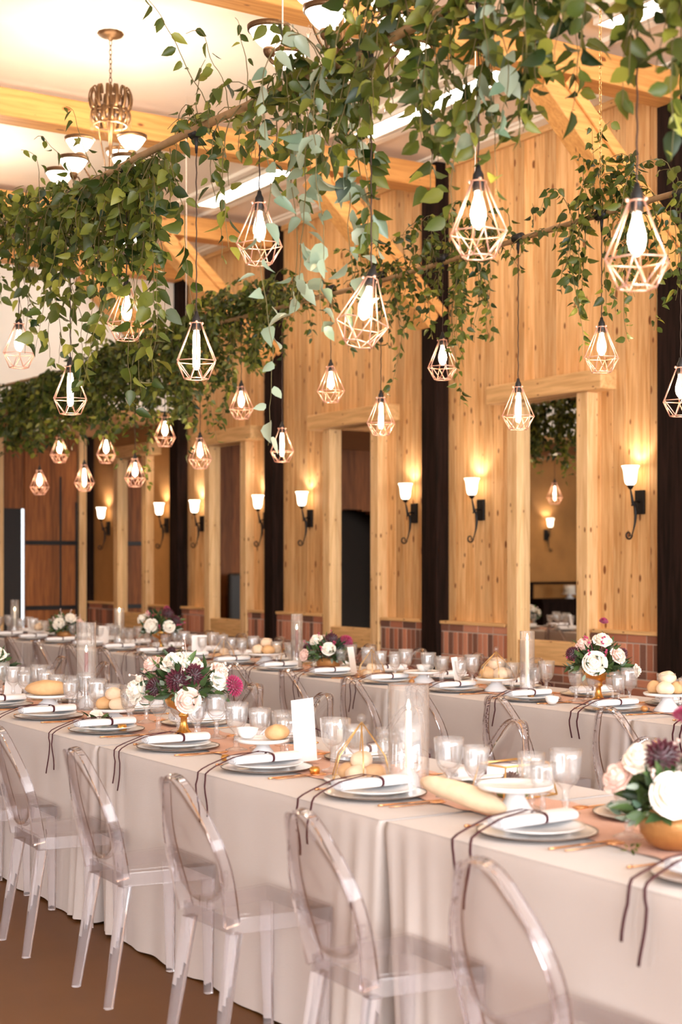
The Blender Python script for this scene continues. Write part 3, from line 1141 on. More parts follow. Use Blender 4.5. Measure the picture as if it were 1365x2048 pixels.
# ------------------------------------------------------------------ chandeliers
def make_chandelier():
    t = thing('chandelier', 'x', 'chandelier')
    # z = 0 is the ceiling
    m = MB()
    m.lathe([(.001, 0), (.090, 0), (.094, -.008), (.078, -.022), (.045, -.032), (.020, -.038), (.014, -.052), (.001, -.054)], 32, flute=.03, nf=20)
    m.build('ceiling_canopy', M_bronze, t)
    m = MB()
    z, k = -.055, 0
    while z > -.36:
        a = (k % 2) * PI / 2
        m.tube([(.010 * math.cos(a) * math.cos(q), .010 * math.sin(a) * math.cos(q), z - .016 + .021 * math.sin(q)) for q in [i * PI / 5 for i in range(11)]], .003, 5, False)
        z -= .033
        k += 1
    m.build('chain', M_bronze, t)
    # crown: two tiers of curled leaves, open rods, column, vase bottom
    m = MB()
    m.lathe([(.001, -.36), (.012, -.37), (.020, -.40), (.010, -.44), (.024, -.50), (.016, -.56), (.028, -.66), (.016, -.72), (.014, -1.0), (.030, -1.06), (.046, -1.10), (.036, -1.16), (.018, -1.20), (.034, -1.27), (.022, -1.33), (.001, -1.38)], 20)
    m.build('column', M_bronze, t)
    m = MB()
    for (zz, r0, n, hh) in ((-.385, .150, 14, .17), (-.53, .138, 14, .12)):
        m.lathe([(r0 - .03, zz - hh), (r0 - .018, zz - hh), (r0 - .018, zz - hh - .014), (r0 - .03, zz - hh - .014), (r0 - .03, zz - hh)], 28)
        for k in range(n):
            a = 2 * PI * (k + (.5 if zz < -.45 else 0)) / n
            ca, sa = math.cos(a), math.sin(a)
            pts = []
            for j in range(14):
                q = j / 13
                an = -1.25 + q * 4.2
                rr_ = r0 - .035 + (.040 - .018 * q) * math.cos(an) + .014 * q
                zq = zz - hh * .52 + hh * (.52 - .12 * q) * math.sin(an)
                pts.append((rr_ * ca, rr_ * sa, zq))
            m.ribbon(pts, .028 - .008 * (k % 2), (-sa, ca, 0), .008)
    for k in range(6):
        a = 2 * PI * k / 6
        ca, sa = math.cos(a), math.sin(a)
        m.tube([(.09 * ca, .09 * sa, -.52), (.10 * ca, .10 * sa, -.62), (.085 * ca, .085 * sa, -.75), (.05 * ca, .05 * sa, -.90), (.03 * ca, .03 * sa, -1.06)], .004, 6)
    m.build('crown', M_bronze, t)
    # arms, bowls, crystals
    def arm(a, rad, z0, z1):
        ca, sa = math.cos(a), math.sin(a)
        pts = []
        for j in range(17):
            q = j / 16
            rr_ = .03 + (rad - .03) * q
            zq = z0 + (z1 - z0) * q - .11 * math.sin(q * PI) * (1 - .2 * q)
            pts.append((rr_ * ca, rr_ * sa, zq))
        mm = MB()
        mm.tube(pts, [.008 - .002 * math.sin(q / 16 * PI) for q in range(17)], 8)
        # scroll under the bowl
        sp = []
        for j in range(16):
            an = j / 15 * 2 * PI * .95
            r_ = .036 * (1 - .5 * j / 15)
            sp.append(((rad - .036 + r_ * math.cos(an)) * ca, (rad - .036 + r_ * math.cos(an)) * sa, z1 - r_ * math.sin(an)))
        mm.tube(sp, .006, 6)
        ao = mm.build('arm', M_bronze, t)
        c_ = (rad * ca, rad * sa, z1)
        mm = MB()
        mm.lathe([(.001, .0), (.014, .0), (.024, .012), (.030, .030), (.028, .045), (.001, .045)], 16, c_)
        mm.lathe([(.098, .125), (.106, .128), (.108, .150), (.098, .154), (.094, .150), (.098, .125)], 28, c_)
        mm.build('bowl_rim', M_bronze, ao)
        mm = MB()
        mm.lathe([(.028, .045), (.050, .062), (.074, .090), (.096, .126), (.098, .150), (.094, .150), (.090, .126), (.070, .096), (.045, .070), (.001, .058)], 28, c_)
        mm.build('glass_bowl', M_bowlglass, ao)
        mm = MB()
        for (rr_, zz) in ((rad * .62, z0 - .11), (rad, z1 - .055)):
            x, y_ = rr_ * ca, rr_ * sa
            mm = MB()
            mm.lathe([(.001, 0), (.006, -.006), (.0015, -.014), (.013, -.036), (.001, -.066)], 6, (x, y_, zz))
            mm.build('crystal_drop', M_crystal, ao)
    for k in range(6):
        arm(2 * PI * k / 6 + .30, .37, -1.16, -1.12)
    for k in range(3):
        arm(2 * PI * k / 3 + .75, .22, -1.00, -.92)
    m = MB()
    for k in range(14):
        a = 2 * PI * k / 14
        x, y_ = .135 * math.cos(a), .135 * math.sin(a)
        m.lathe([(.001, -.575), (.006, -.582), (.001, -.590)], 6, (x, y_, 0))
        m.lathe([(.001, -.592), (.020, -.630), (.001, -.700)], 6, (x, y_, 0))
    m.build('crystal_fringe', M_crystal, t)
    for k in range(3):
        a = 2 * PI * k / 3 + .75
        point_light('chandelier_bowl_light', (.22 * math.cos(a), .22 * math.sin(a), -.92 + .165), 8, WARM2, .02, t)
    for k in (0, 2, 4):
        a = 2 * PI * k / 6 + .30
        point_light('chandelier_bowl_light', (.37 * math.cos(a), .37 * math.sin(a), -1.12 + .165), 6.5, WARM2, .02, t)
    return t


ch = Proto(make_chandelier())
ch.put((4.27, 9.72, ZC), .1, 'bronze crystal chandelier with lit bowls at upper left, chain fully visible')
ch.put((3.92, 6.12, ZC - .20), .5, 'bronze crystal chandelier nearest the viewer, cut by the top edge')
ch.put((4.15, 12.9, ZC), .3, 'bronze crystal chandelier farthest away, only its right bowls at left edge')
m = MB(); m.tube([(3.92, 6.12, ZC - .21), (3.92, 6.12, ZC)], .012, 8)
struct(m.build('trim_9', M_bronze))

# ------------------------------------------------------------------ tables
TH = .75
T1 = (2.405, 3.34); T2 = (4.95, 5.88)
U1 = [(1.46, 3.52), (3.54, 5.60), (5.62, 7.68), (7.70, 9.76)]
U2 = [(3.15, 5.16), (5.18, 7.19), (7.21, 9.22), (9.24, 11.25), (11.27, 13.28), (13.30, 15.31)]
S1 = [2.45, 3.12, 3.92, 4.62, 5.34, 6.05, 6.74, 7.42, 8.08, 8.77, 9.45]
S2 = [4.82] + [u[0] + .335 + .67 * k for u in U2[1:] for k in range(3)]


def cloth_mesh(x0, x1, y0, y1, seed, floor_=.012):
    r = random.Random(seed)
    mb = MB()
    rad = .02
    per = []
    seg = .022
    def edge(ax, ay, bx, by, nx, ny, side):
        L_ = math.hypot(bx - ax, by - ay)
        n = max(2, int(L_ / seg))
        for i in range(n):
            q = i / n
            per.append((ax + (bx - ax) * q, ay + (by - ay) * q, nx, ny, q * L_, L_, side))
    edge(x0, y1, x0, y0, -1, 0, 0)
    edge(x0, y0, x1, y0, 0, -1, 1)
    edge(x1, y0, x1, y1, 1, 0, 2)
    edge(x1, y1, x0, y1, 0, 1, 3)
    N = len(per)
    ph = [r.uniform(0, 6.28) for _ in range(6)]
    levels = [0, .006, .02, .06, .14, .24, .34, .44, .54, .64, .70, TH - floor_]
    vs, fs = [], []
    for (px, py, nx, ny, s_, L_, side) in per:
        dc = min(s_, L_ - s_)
        for li, h in enumerate(levels):
            q = h / TH
            out = .001
            if side in (0, 2):
                wv = .010 * math.sin(s_ * 9 + ph[0]) + .008 * math.sin(s_ * 17 + ph[1]) + .005 * math.sin(s_ * 31 + ph[2])
                out += q * q * (.006 + wv * .7)
                cf = max(0, 1 - dc / .30)
                pl = math.sin(dc * 62 + ph[3] * .2)
                out += cf * (q ** .6) * (.018 + .030 * pl) if side == 0 else cf * q * .05
                # the fold falls back at the very corner
                cc = max(0, 1 - dc / .05)
                out -= cc * q * .085
            else:
                out = 0.0 + .004 * q * math.sin(s_ * 12)
                out = min(out, .004)
            if h < .02:
                out -= (.02 - h) * .25
            zx, zy = px + nx * out, py + ny * out
            # side sheets draw slightly away from the neighbour
            if side in (0, 2):
                cyy = (y0 + y1) / 2
                zy = cyy + (zy - cyy) * (1 - .055 * q * max(0, 1 - dc / .4))
            if side in (1, 3):
                cyy = (y0 + y1) / 2
                zy = cyy + (zy - cyy) * (1 - .055 * q)
                cx = (x0 + x1) / 2
                zx = cx + (zx - cx) * (1 - .06 * q * q)
            zz = TH - h - (.003 if h else 0)
            if li == len(levels) - 1:
                zz += .006 * math.sin(s_ * 14)
                zz = max(zz, .006)
            vs.append((zx, zy, zz))
    M_ = len(levels)
    for i in range(N):
        j = (i + 1) % N
        for k in range(M_ - 1):
            fs.append((i * M_ + k, i * M_ + k + 1, j * M_ + k + 1, j * M_ + k))
    mb.add(vs, fs)
    mb.add([(x0 + .003, y0 + .003, TH), (x1 - .003, y0 + .003, TH), (x1 - .003, y1 - .003, TH), (x0 + .003, y1 - .003, TH)], [(0, 1, 2, 3)], False)
    b = len(mb.v)
    ring = [(max(x0 + .003, min(x1 - .003, p[0])), max(y0 + .003, min(y1 - .003, p[1])), TH) for p in per]
    s0 = [vs[i * M_] for i in range(N)]
    mb.add(s0 + ring, [(i, (i + 1) % N, N + (i + 1) % N, N + i) for i in range(N)])
    return mb


def cat_pos(n, i):
    return ['nearest the camera'][0] if i == 0 else (ORD[i] + ' along from the camera')


for (nm, T_, U) in (('front', T1, U1), ('wall side', T2, U2)):
    for i, (y0, y1) in enumerate(U):
        t = thing('banquet_table', 'rectangular banquet table under linen cloth, %s in the %s row' % (['nearest the camera', 'second', 'third', 'fourth', 'fifth', 'sixth'][i], nm), 'table', ((T_[0] + T_[1]) / 2, (y0 + y1) / 2, 0), group='tables of the %s row' % nm)
        hx, hy = (T_[1] - T_[0]) / 2 - .02, (y1 - y0) / 2 - .03
        m = MB(); m.cbox(-hx, hx, -hy, hy, TH - .035, TH - .008, .004); m.build('tabletop', M_piney, t)
        for a in (-1, 1):
            for b in (-1, 1):
                m = MB(); m.tube([(a * (hx - .1), b * (hy - .15), 0), (a * (hx - .1), b * (hy - .15), TH - .035)], .014, 8); m.build('leg', M_iron, t)
        o = cloth_mesh(T_[0], T_[1], y0, y1, 40 + i).build('tablecloth', M_cloth)
        tag(o, 'floor length taupe linen tablecloth, %s of the %s row' % (['nearest the camera', 'second', 'third', 'fourth', 'fifth', 'sixth'][i], nm), 'tablecloth', 'tablecloths of the %s row' % nm)

for (nm, T_, ya, yb, hw) in (('front', T1, 1.5, 9.7, .19), ('wall side', T2, 3.2, 15.25, .17)):
    m = MB()
    cx = (T_[0] + T_[1]) / 2 + .02
    n = int((yb - ya) / .04)
    r = random.Random(5)
    vs, fs = [], []
    K = 9
    for i in range(n + 1):
        yy = ya + (yb - ya) * i / n
        wob = .025 * math.sin(yy * 3.1) + .015 * math.sin(yy * 7.7)
        for k in range(K):
            q = k / (K - 1) * 2 - 1
            vs.append((cx + q * hw + wob * (1 if k in (0, K - 1) else .6) * (1 if q > 0 else -.7), yy, TH + .002 + .0022 * (1 + math.sin(yy * 40 + k * 1.7))))
    for i in range(n):
        for k in range(K - 1):
            fs.append((i * K + k, i * K + k + 1, (i + 1) * K + k + 1, (i + 1) * K + k))
    m.add(vs, fs)
    tag(m.build('table_runner', M_runner), 'dusty rose gauze runner down the middle of the %s tables' % nm, 'table runner')

# ------------------------------------------------------------------ clear chairs
def make_chair():
    """origin on the floor under the seat centre, sitter looks towards +X"""
    t = thing('ghost_chair', 'x', 'chair')
    # seat pan
    m = MB()
    def taper(mm, st=0):
        mm.v[st:] = [(x_, y_ * (.89 + .11 * (x_ + .165) / .33 - (.09 if x_ < -.14 else .09 * (1 - (x_ + .14) / .30) if x_ < .16 else 0)), z_) for (x_, y_, z_) in mm.v[st:]]
    m.cbox(-.160, .165, -.180, .180, .452, .462, .003)
    taper(m)
    m.build('seat', M_clear, t)
    m = MB()
    z0, z1, th = .405, .4515, .007
    m.cbox(.160, .160 + th, -.187, .187, z0, z1, .002)
    m.cbox(-.167, -.167 + th, -.187, .187, z0, z1, .002)
    m.cbox(-.160, .160, -.187, -.187 + th, z0, z1, .002)
    m.cbox(-.160, .160, .180, .187, z0, z1, .002)
    taper(m)
    m.build('seat_rail', M_clearedge, t)
    # legs: square tapering, fluted
    def leg(p0, p1, w0, w1, rear):
        mm = MB()
        n = 1
        vs = []
        for i in range(n + 1):
            q = i / n
            x = p0[0] + (p1[0] - p0[0]) * q
            y_ = p0[1] + (p1[1] - p0[1]) * q
            z = p0[2] + (p1[2] - p0[2]) * q
            w_ = w0 + (w1 - w0) * q
            h = w_ / 2
            c_ = h * .35
            for (a, b_) in ((-h, -h + c_), (-h + c_, -h), (h - c_, -h), (h, -h + c_), (h, h - c_), (h - c_, h), (-h + c_, h), (-h, h - c_)):
                vs.append((x + a, y_ + b_, z))
        fs = []
        for i in range(n):
            for k in range(8):
                k2 = (k + 1) % 8
                fs.append((i * 8 + k, (i + 1) * 8 + k, (i + 1) * 8 + k2, i * 8 + k2))
        fs.append(tuple(range(8)))
        fs.append(tuple(n * 8 + k for k in range(8))[::-1])
        mm.add(vs, fs, False)
        lo = mm.build('leg', M_leg, t)
    for s_ in (-1, 1):
        leg((.148, s_ * .166, .405), (.152, s_ * .160, .004), .040, .027, False)
        leg((-.150, s_ * .135, .405), (-.215, s_ * .152, .004), .042, .028, True)
    # arched back frame: stout at the seat, narrowing to the crown
    def bx(z):  # backward lean
        u = (z - .43) / .43
        return -.160 - .075 * u - .040 * u * u
    pts = []
    n = 40
    for i in range(n + 1):
        a = PI * i / n
        yy = .205 * math.cos(a)
        h = math.sin(a)
        z = .43 + .435 * (h ** .80 if h > 0 else 0)
        yy = math.copysign(abs(math.cos(a)) ** .80, math.cos(a)) * (.142 + .030 * math.sin(min(1, h * 1.25) * PI))
        pts.append(Vector((bx(z), yy, z)))
    fm = MB()
    vs = []
    for i, p in enumerate(pts):
        tt = (pts[min(i + 1, n)] - pts[max(i - 1, 0)]).normalized()
        cen = Vector((p.x, 0, .62))
        xx = Vector((1, 0, .18)).normalized()
        nn = tt.cross(xx).normalized()
        if nn.dot(p - Vector((bx(.62), 0, .62))) < 0:
            nn = -nn
        h = min(1, max(0, (p.z - .43) / .47))
        dw = .048 - .028 * h      # front to back
        tw = .018 - .010 * h      # rim thickness
        for (a, b_) in ((-dw / 2, -tw / 2), (dw / 2, -tw / 2), (dw / 2, tw / 2), (-dw / 2, tw / 2)):
            vs.append(p + xx * a + nn * b_)
    fs = []
    for i in range(n):
        for k in range(4):
            k2 = (k + 1) % 4
            fs.append((i * 4 + k, i * 4 + k2, (i + 1) * 4 + k2, (i + 1) * 4 + k))
    fs.append((0, 1, 2, 3)); fs.append(tuple(n * 4 + k for k in range(4)))
    fm.add(vs, fs, False)
    fm.build('back_frame', M_frame, t)
    # oval panel: fills the arch, its rounded bottom hanging clear of the seat
    m = MB()
    top = [p for p in pts if p.z > .60]
    low = []
    for i in range(1, 16):
        a = PI * i / 16
        yL = top[-1].y; 
        yy = top[-1].y * math.cos(a)
        z = .60 - .115 * math.sin(a)
        low.append(Vector((bx(z) - .012 * math.sin(a), yy, z)))
    ring = top + low
    cz = Vector((bx(.68) - .022, 0, .68))
    K = 5
    vs = []
    for k in range(K):
        q = 1 - k / K
        for p in ring:
            v = cz.lerp(p, q)
            v.x = bx(v.z) - .028 * (1 - (v.y / .175) ** 2)
            vs.append(v)
    n_ = len(ring)
    vs.append(cz)
    fs = []
    for k in range(K - 1):
        for i in range(n_):
            j = (i + 1) % n_
            fs.append((k * n_ + i, k * n_ + j, (k + 1) * n_ + j, (k + 1) * n_ + i))
    for i in range(n_):
        fs.append(((K - 1) * n_ + i, (K - 1) * n_ + (i + 1) % n_, K * n_))
    nb = len(vs)
    vs += [Vector((v.x - .005, v.y, v.z)) for v in vs]
    fs2 = [tuple(nb + a for a in f)[::-1] for f in fs]
    rim = [(i, (i + 1) % n_, nb + (i + 1) % n_, nb + i) for i in range(n_)]
    m.add(vs, fs + fs2 + rim)
    # lower U rim
    m.tube([top[-1]] + low[::1] + [top[0]], .0065, 8)
    m.build('backrest', M_clear, t)
    return t


chp = Proto(make_chair())
CH1 = [2.50, 3.21, 3.97, 4.72, 5.48, 6.18, 6.86]
for i, yy in enumerate(CH1):
    chp.put((2.222, yy, 0), rnd.uniform(-.05, .05), 'clear plastic chair, %s from the right on camera side of front tables' % ORD[i], 'clear chairs on the camera side of the front row')
for i, yy in enumerate([y_ for y_ in S1 if y_ > 3.3]):
    chp.put((3.50 + rnd.uniform(0, .05), yy + rnd.uniform(-.03, .03), 0), PI + rnd.uniform(-.08, .08), 'clear plastic chair, %s from the right on wall side of front tables' % ORD[i], 'clear chairs on the wall side of the front row')
for i, yy in enumerate(S2):
    chp.put((4.72 + rnd.uniform(-.02, .02), yy + rnd.uniform(-.04, .04), 0), rnd.uniform(-.06, .06), 'clear plastic chair, %s from the right on camera side of wall tables' % ORD[i], 'clear chairs on the camera side of the wall row')
for i, yy in enumerate(S2[1:]):
    chp.put((6.10 + rnd.uniform(-.02, .03), yy + rnd.uniform(-.04, .04), 0), PI + rnd.uniform(-.08, .08), 'clear plastic chair, %s from the right between wall tables and brick' % ORD[i], 'clear chairs between the wall row and the brick')

# ------------------------------------------------------------------ place settings
def make_charger():
    t = thing('charger_plate', 'x', 'charger plate')
    m = MB(); m.lathe([(.001, .002), (.100, .002), (.120, .004), (.155, .010), (.166, .013), (.166, .0155), (.155, .0135), (.120, .009), (.105, .0065), (.001, .0065)], 40)
    m.build('plate_body', M_china, t)
    m = MB(); m.lathe([(.1655, .0125), (.1675, .013), (.1675, .0155), (.1655, .016)], 40)
    m.build('rim', M_chargerrim, t)
    return t


def make_plate():
    m = MB(); m.lathe([(.001, 0), (.070, 0), (.085, .004), (.125, .013), (.133, .016), (.133, .0175), (.122, .0155), (.085, .008), (.072, .005), (.001, .005)], 36)
    return tag(m.build('dinner_plate', M_china), 'x', 'plate')


def make_napkin(r):
    """rolled napkin along X, front end at -X, band of ribbon with two tails over the table edge"""
    t = thing('rolled_napkin', 'x', 'napkin')
    m = MB()
    n, K = 14, 40
    prof = []
    for k in range(K):
        a = 2 * PI * k / K
        prof.append((.036 * math.copysign(abs(math.cos(a)) ** .7, math.cos(a)), .0155 * math.copysign(abs(math.sin(a)) ** .8, math.sin(a)) + .0165))
    vs = []
    for i in range(n + 1):
        q = i / n
        x = -.135 + .27 * q
        for (a, b_) in prof:
            sc_ = 1 + .04 * math.sin(q * 5 + a * 60)
            pinch = 1 - .12 * math.exp(-((x - .02) / .02) ** 2)
            vs.append((x, a * sc_ * pinch, b_ * pinch))
    fs = []
    for i in range(n):
        for k in range(K):
            k2 = (k + 1) % K
            fs.append((i * K + k, i * K + k2, (i + 1) * K + k2, (i + 1) * K + k))
    m.add(vs, fs)
    # spiral ends
    for (x, sg) in ((-.135, -1), (.135, 1)):
        sp = []
        for j in range(40):
            a = j / 39 * 2 * PI * 2.6
            q = 1 - j / 44
            sp.append((x + sg * .001, .033 * q * math.cos(a), .0165 + .0135 * q * math.sin(a)))
        m.tube(sp, .0026, 5)
        m.add([(x - sg * .004, 0, .0165)] + [(x - sg * .003, a * .96, .0165 + (b_ - .0165) * .96) for (a, b_) in prof], [(0, k + 1, (k + 1) % K + 1) for k in range(K)])
    # loose flap laid under the roll towards the back
    m.cbox(-.12, .15, .010, .075, .000, .006, .002)
    m.build('linen', M_napkin, t)
    m = MB()
    band = []
    for k in range(25):
        a = 2 * PI * k / 24
        band.append((.02, .0345 * math.copysign(abs(math.cos(a)) ** .7, math.cos(a)), .0165 + .0165 * math.copysign(abs(math.sin(a)) ** .8, math.sin(a))))
    m.ribbon(band, .010, (1, 0, 0))
    return t, m


def ribbon_tails(m, r, x_edge, drop):
    """x_edge: where the table edge is, in napkin space"""
    for s_ in (-1, 1):
        yo = s_ * r.uniform(.012, .026)
        d = drop * r.uniform(.8, 1.15)
        pts = [(.02, 0, .0345), (-.03, yo * .5, .038 + r.uniform(0, .006)), (-.09, yo * .8, .0365), (-.14, yo, .030), (x_edge + .03, yo * 1.2, .004), (x_edge + .004, yo * 1.4, -.008)]
        z = -.02
        x = x_edge - .008
        ph = r.uniform(0, 6)
        k = 0
        while z > -d:
            pts.append((x - .006 * math.sin(k * .5 + ph) * (k > 1) - .006 * min(1, k / 3), yo * 1.5 + .008 * math.sin(k * .4 + ph), z))
            z -= .022
            k += 1
        m.ribbon(pts, .0095, (0, 1, 0), .0016)


def make_fork():
    m = MB()
    m.ribbon([(-.10, 0, .004), (-.05, 0, .003), (.02, 0, .003), (.045, 0, .003)], .007, (0, 1, 0), .0025)
    m.ribbon([(.045, 0, .003), (.055, 0, .0025), (.062, 0, .003)], .020, (0, 1, 0), .002)
    for k in (-1.5, -.5, .5, 1.5):
        m.ribbon([(.06, k * .0056, .003), (.08, k * .0056, .002), (.10, k * .0052, .007)], .0027, (0, 1, 0), .0018)
    m.tube([(-.105, 0, .004), (-.09, 0, .004)], .004, 8)
    return tag(m.build('table_fork', M_rose), 'x', 'fork')


def make_knife():
    m = MB()
    m.tube([(-.115, 0, .004), (-.10, 0, .0042), (-.01, 0, .004)], [.0045, .005, .0035], 8, True, .7)
    m.ribbon([(-.01, 0, .004), (.02, .001, .004), (.08, .002, .004), (.11, .000, .004), (.118, -.003, .004)], .017, (0, 1, 0), .0015)
    return tag(m.build('table_knife', M_rose), 'x', 'knife')


def make_spoon():
    m = MB()
    m.ribbon([(-.10, 0, .004), (-.05, 0, .003), (.05, 0, .004)], .006, (0, 1, 0), .0025)
    m.ball((.078, 0, .0055), .030, 1, .62, .12, 14, 6)
    return tag(m.build('table_spoon', M_rose), 'x', 'spoon')


def make_goblet():
    """fluted pressed glass goblet with a thick stem"""
    t = thing('glass_goblet', 'x', 'goblet')
    m = MB()
    m.lathe([(.001, .0), (.036, .0), (.038, .003), (.030, .007), (.012, .012), (.008, .020), (.011, .030), (.008, .040), (.008, .060), (.013, .068), (.024, .078), (.033, .092), (.037, .110), (.040, .145), (.0415, .168), (.0395, .168),
             (.037, .145), (.034, .110), (.029, .094), (.018, .084), (.001, .080)], 30, flute=.03, nf=10)
    m.build('goblet_glass', M_goblet, t)
    return t


chgP, plP, fkP, knP, spP, gbP = Proto(make_charger()), Proto(make_plate()), Proto(make_fork()), Proto(make_knife()), Proto(make_spoon()), Proto(make_goblet())


GB_SIDE = {}


def setting(rowname, rowshort, side, idx, xedge, yy, r, full=True):
    """side +1: sitter looks towards +X"""
    rz = 0 if side > 0 else PI
    cx = xedge + side * .235
    cs = 'camera side' if side > 0 else 'far side'
    place = '%s from right on %s of %s tables' % (ORD[idx], cs, rowshort)
    gname = '%s of the %s tables' % (cs, rowshort)
    P = lambda dx, dy, dz=0: (cx + side * dx, yy + side * dy, TH + dz)
    jit = lambda a=.006: r.uniform(-a, a)
    z0 = .0015
    chgP.put(P(0, 0, z0), 0, 'white charger plate, dark rim, ' + place, 'charger plates, ' + gname)
    plP.put(P(0, 0, z0 + .0115), 0, 'white dinner plate under napkin, ' + place, 'dinner plates, ' + gname)
    t, rb = make_napkin(r)
    ribbon_tails(rb, r, -.235 - .012, .20 if side > 0 else .14)
    rb.build('ribbon', M_ribbon, t)
    a = r.uniform(-.10, .10)
    t.location = P(-.004, .01, z0 + .028)
    t.rotation_euler = (0, 0, rz + a * .4)
    tag(t, 'rolled white napkin tied with burgundy ribbon, ' + place, 'napkin', 'napkins, ' + gname)
    fkP.put(P(jit(), .195 + jit(), z0), rz + r.uniform(-.08, .08), 'rose gold fork left of charger, ' + place, 'forks, ' + gname)
    knP.put(P(jit(), -.195 + jit(), z0), rz + r.uniform(-.07, .07), 'rose gold knife right of charger, ' + place, 'knives, ' + gname)
    spP.put(P(jit(), -.225 + jit(), z0), rz + r.uniform(-.06, .06), 'rose gold spoon beside knife, ' + place, 'spoons, ' + gname)
    for (dx, dy, s_, w_) in ((.175, -.175, 1.0, 'tall'), (.215, -.265, .9, 'short'), (.265, -.175, .82, 'small')):
        gbP.put(P(dx + jit(.01), dy + jit(.012), .004), r.uniform(0, 3), '%s pressed glass goblet right of charger, %s' % (w_, place), 'goblets, ' + gname, scale=s_ * 1.14)


rs = random.Random(3)
for i, yy in enumerate(S1):
    setting('front row', 'front', 1, i, T1[0], yy, rs)
for i, yy in enumerate([y_ for y_ in S1 if y_ > 2.6]):
    setting('front row', 'front', -1, i, T1[1], yy + .04, rs)
for i, yy in enumerate(S2):
    setting('wall row', 'wall', 1, i, T2[0], yy, rs)
for i, yy in enumerate(S2):
    setting('wall row', 'wall', -1, i, T2[1], yy + .03, rs)

# ------------------------------------------------------------------ centrepieces
TOP = TH + .006


def rose(parent, c, r_, mat, name='rose', nrm=(0, 0, 1), rr=rnd):
    """layered cup of petals facing nrm"""
    m = MB()
    nrm = Vector(nrm).normalized()
    q = nrm.to_track_quat('Z', 'Y').to_matrix().to_4x4()
    for ring, (n, rad, h, open_) in enumerate(((6, 1.0, .35, 1.0), (6, .82, .55, .7), (5, .62, .70, .45), (4, .40, .80, .22), (3, .20, .82, .1))):
        for k in range(n):
            a = 2 * PI * (k + .5 * ring + rr.uniform(-.15, .15)) / n
            ww = 2 * PI / n * .72
            st = len(m.v)
            vs = []
            for i in range(5):
                u = i / 4
                for j in range(5):
                    v_ = j / 4 * 2 - 1
                    an = a + v_ * ww * (1 - .35 * u * abs(v_))
                    rad_ = rad * (.35 + .65 * (u ** .7)) * (1 + .10 * open_ * u * u)
                    edge_ = (1 - .25 * v_ * v_ * u)
                    z = -.35 + (h + .35) * u * edge_ - .28 * open_ * u * u * u
                    vs.append((rad_ * math.cos(an) * r_, rad_ * math.sin(an) * r_, z * r_))
            fs = []
            for i in range(4):
                for j in range(4):
                    b = i * 5 + j
                    fs.append((b, b + 1, b + 6, b + 5))
            m.add(vs, fs)
    m.ball((0, 0, -.02 * r_), r_ * .62, 1, 1, 1.0, 12, 8)
    m.xf(Matrix.Translation(c) @ q)
    return m.build(name, mat, parent)


def dahlia(parent, c, r_, mat, nrm=(0, 0, 1), name='dahlia'):
    m = MB()
    q = Vector(nrm).normalized().to_track_quat('Z', 'Y').to_matrix().to_4x4()
    for ring in range(6):
        el = R(5 + ring * 15)
        n = 18 - ring * 2
        for k in range(n):
            a = 2 * PI * (k + .5 * (ring % 2)) / n
            d = Vector((math.cos(a) * math.cos(el), math.sin(a) * math.cos(el), math.sin(el) * .8))
            leaf(m, d * r_ * .35, d, Vector((0, 0, 1)), r_ * .65, r_ * .30, .5, .3, -.1)
    m.ball((0, 0, r_ * .1), r_ * .45, 1, 1, .9, 10, 6)
    m.xf(Matrix.Translation(c) @ q)
    return m.build(name, mat, parent)


def foliage(parent, c, rad, n, size, mat, name, r, flat=.75, down=0):
    m = MB()
    for k in range(n):
        d = rv(r)
        d.z = abs(d.z) * flat - down * r.random()
        d.normalize()
        p = Vector(c) + d * rad * r.uniform(.35, .95)
        leaf(m, p, (d + rv(r) * .6), rv(r), size * r.uniform(.6, 1.3), size * r.uniform(.4, .6), r.random(), .15, .15)
    return m.build(name, mat, parent)


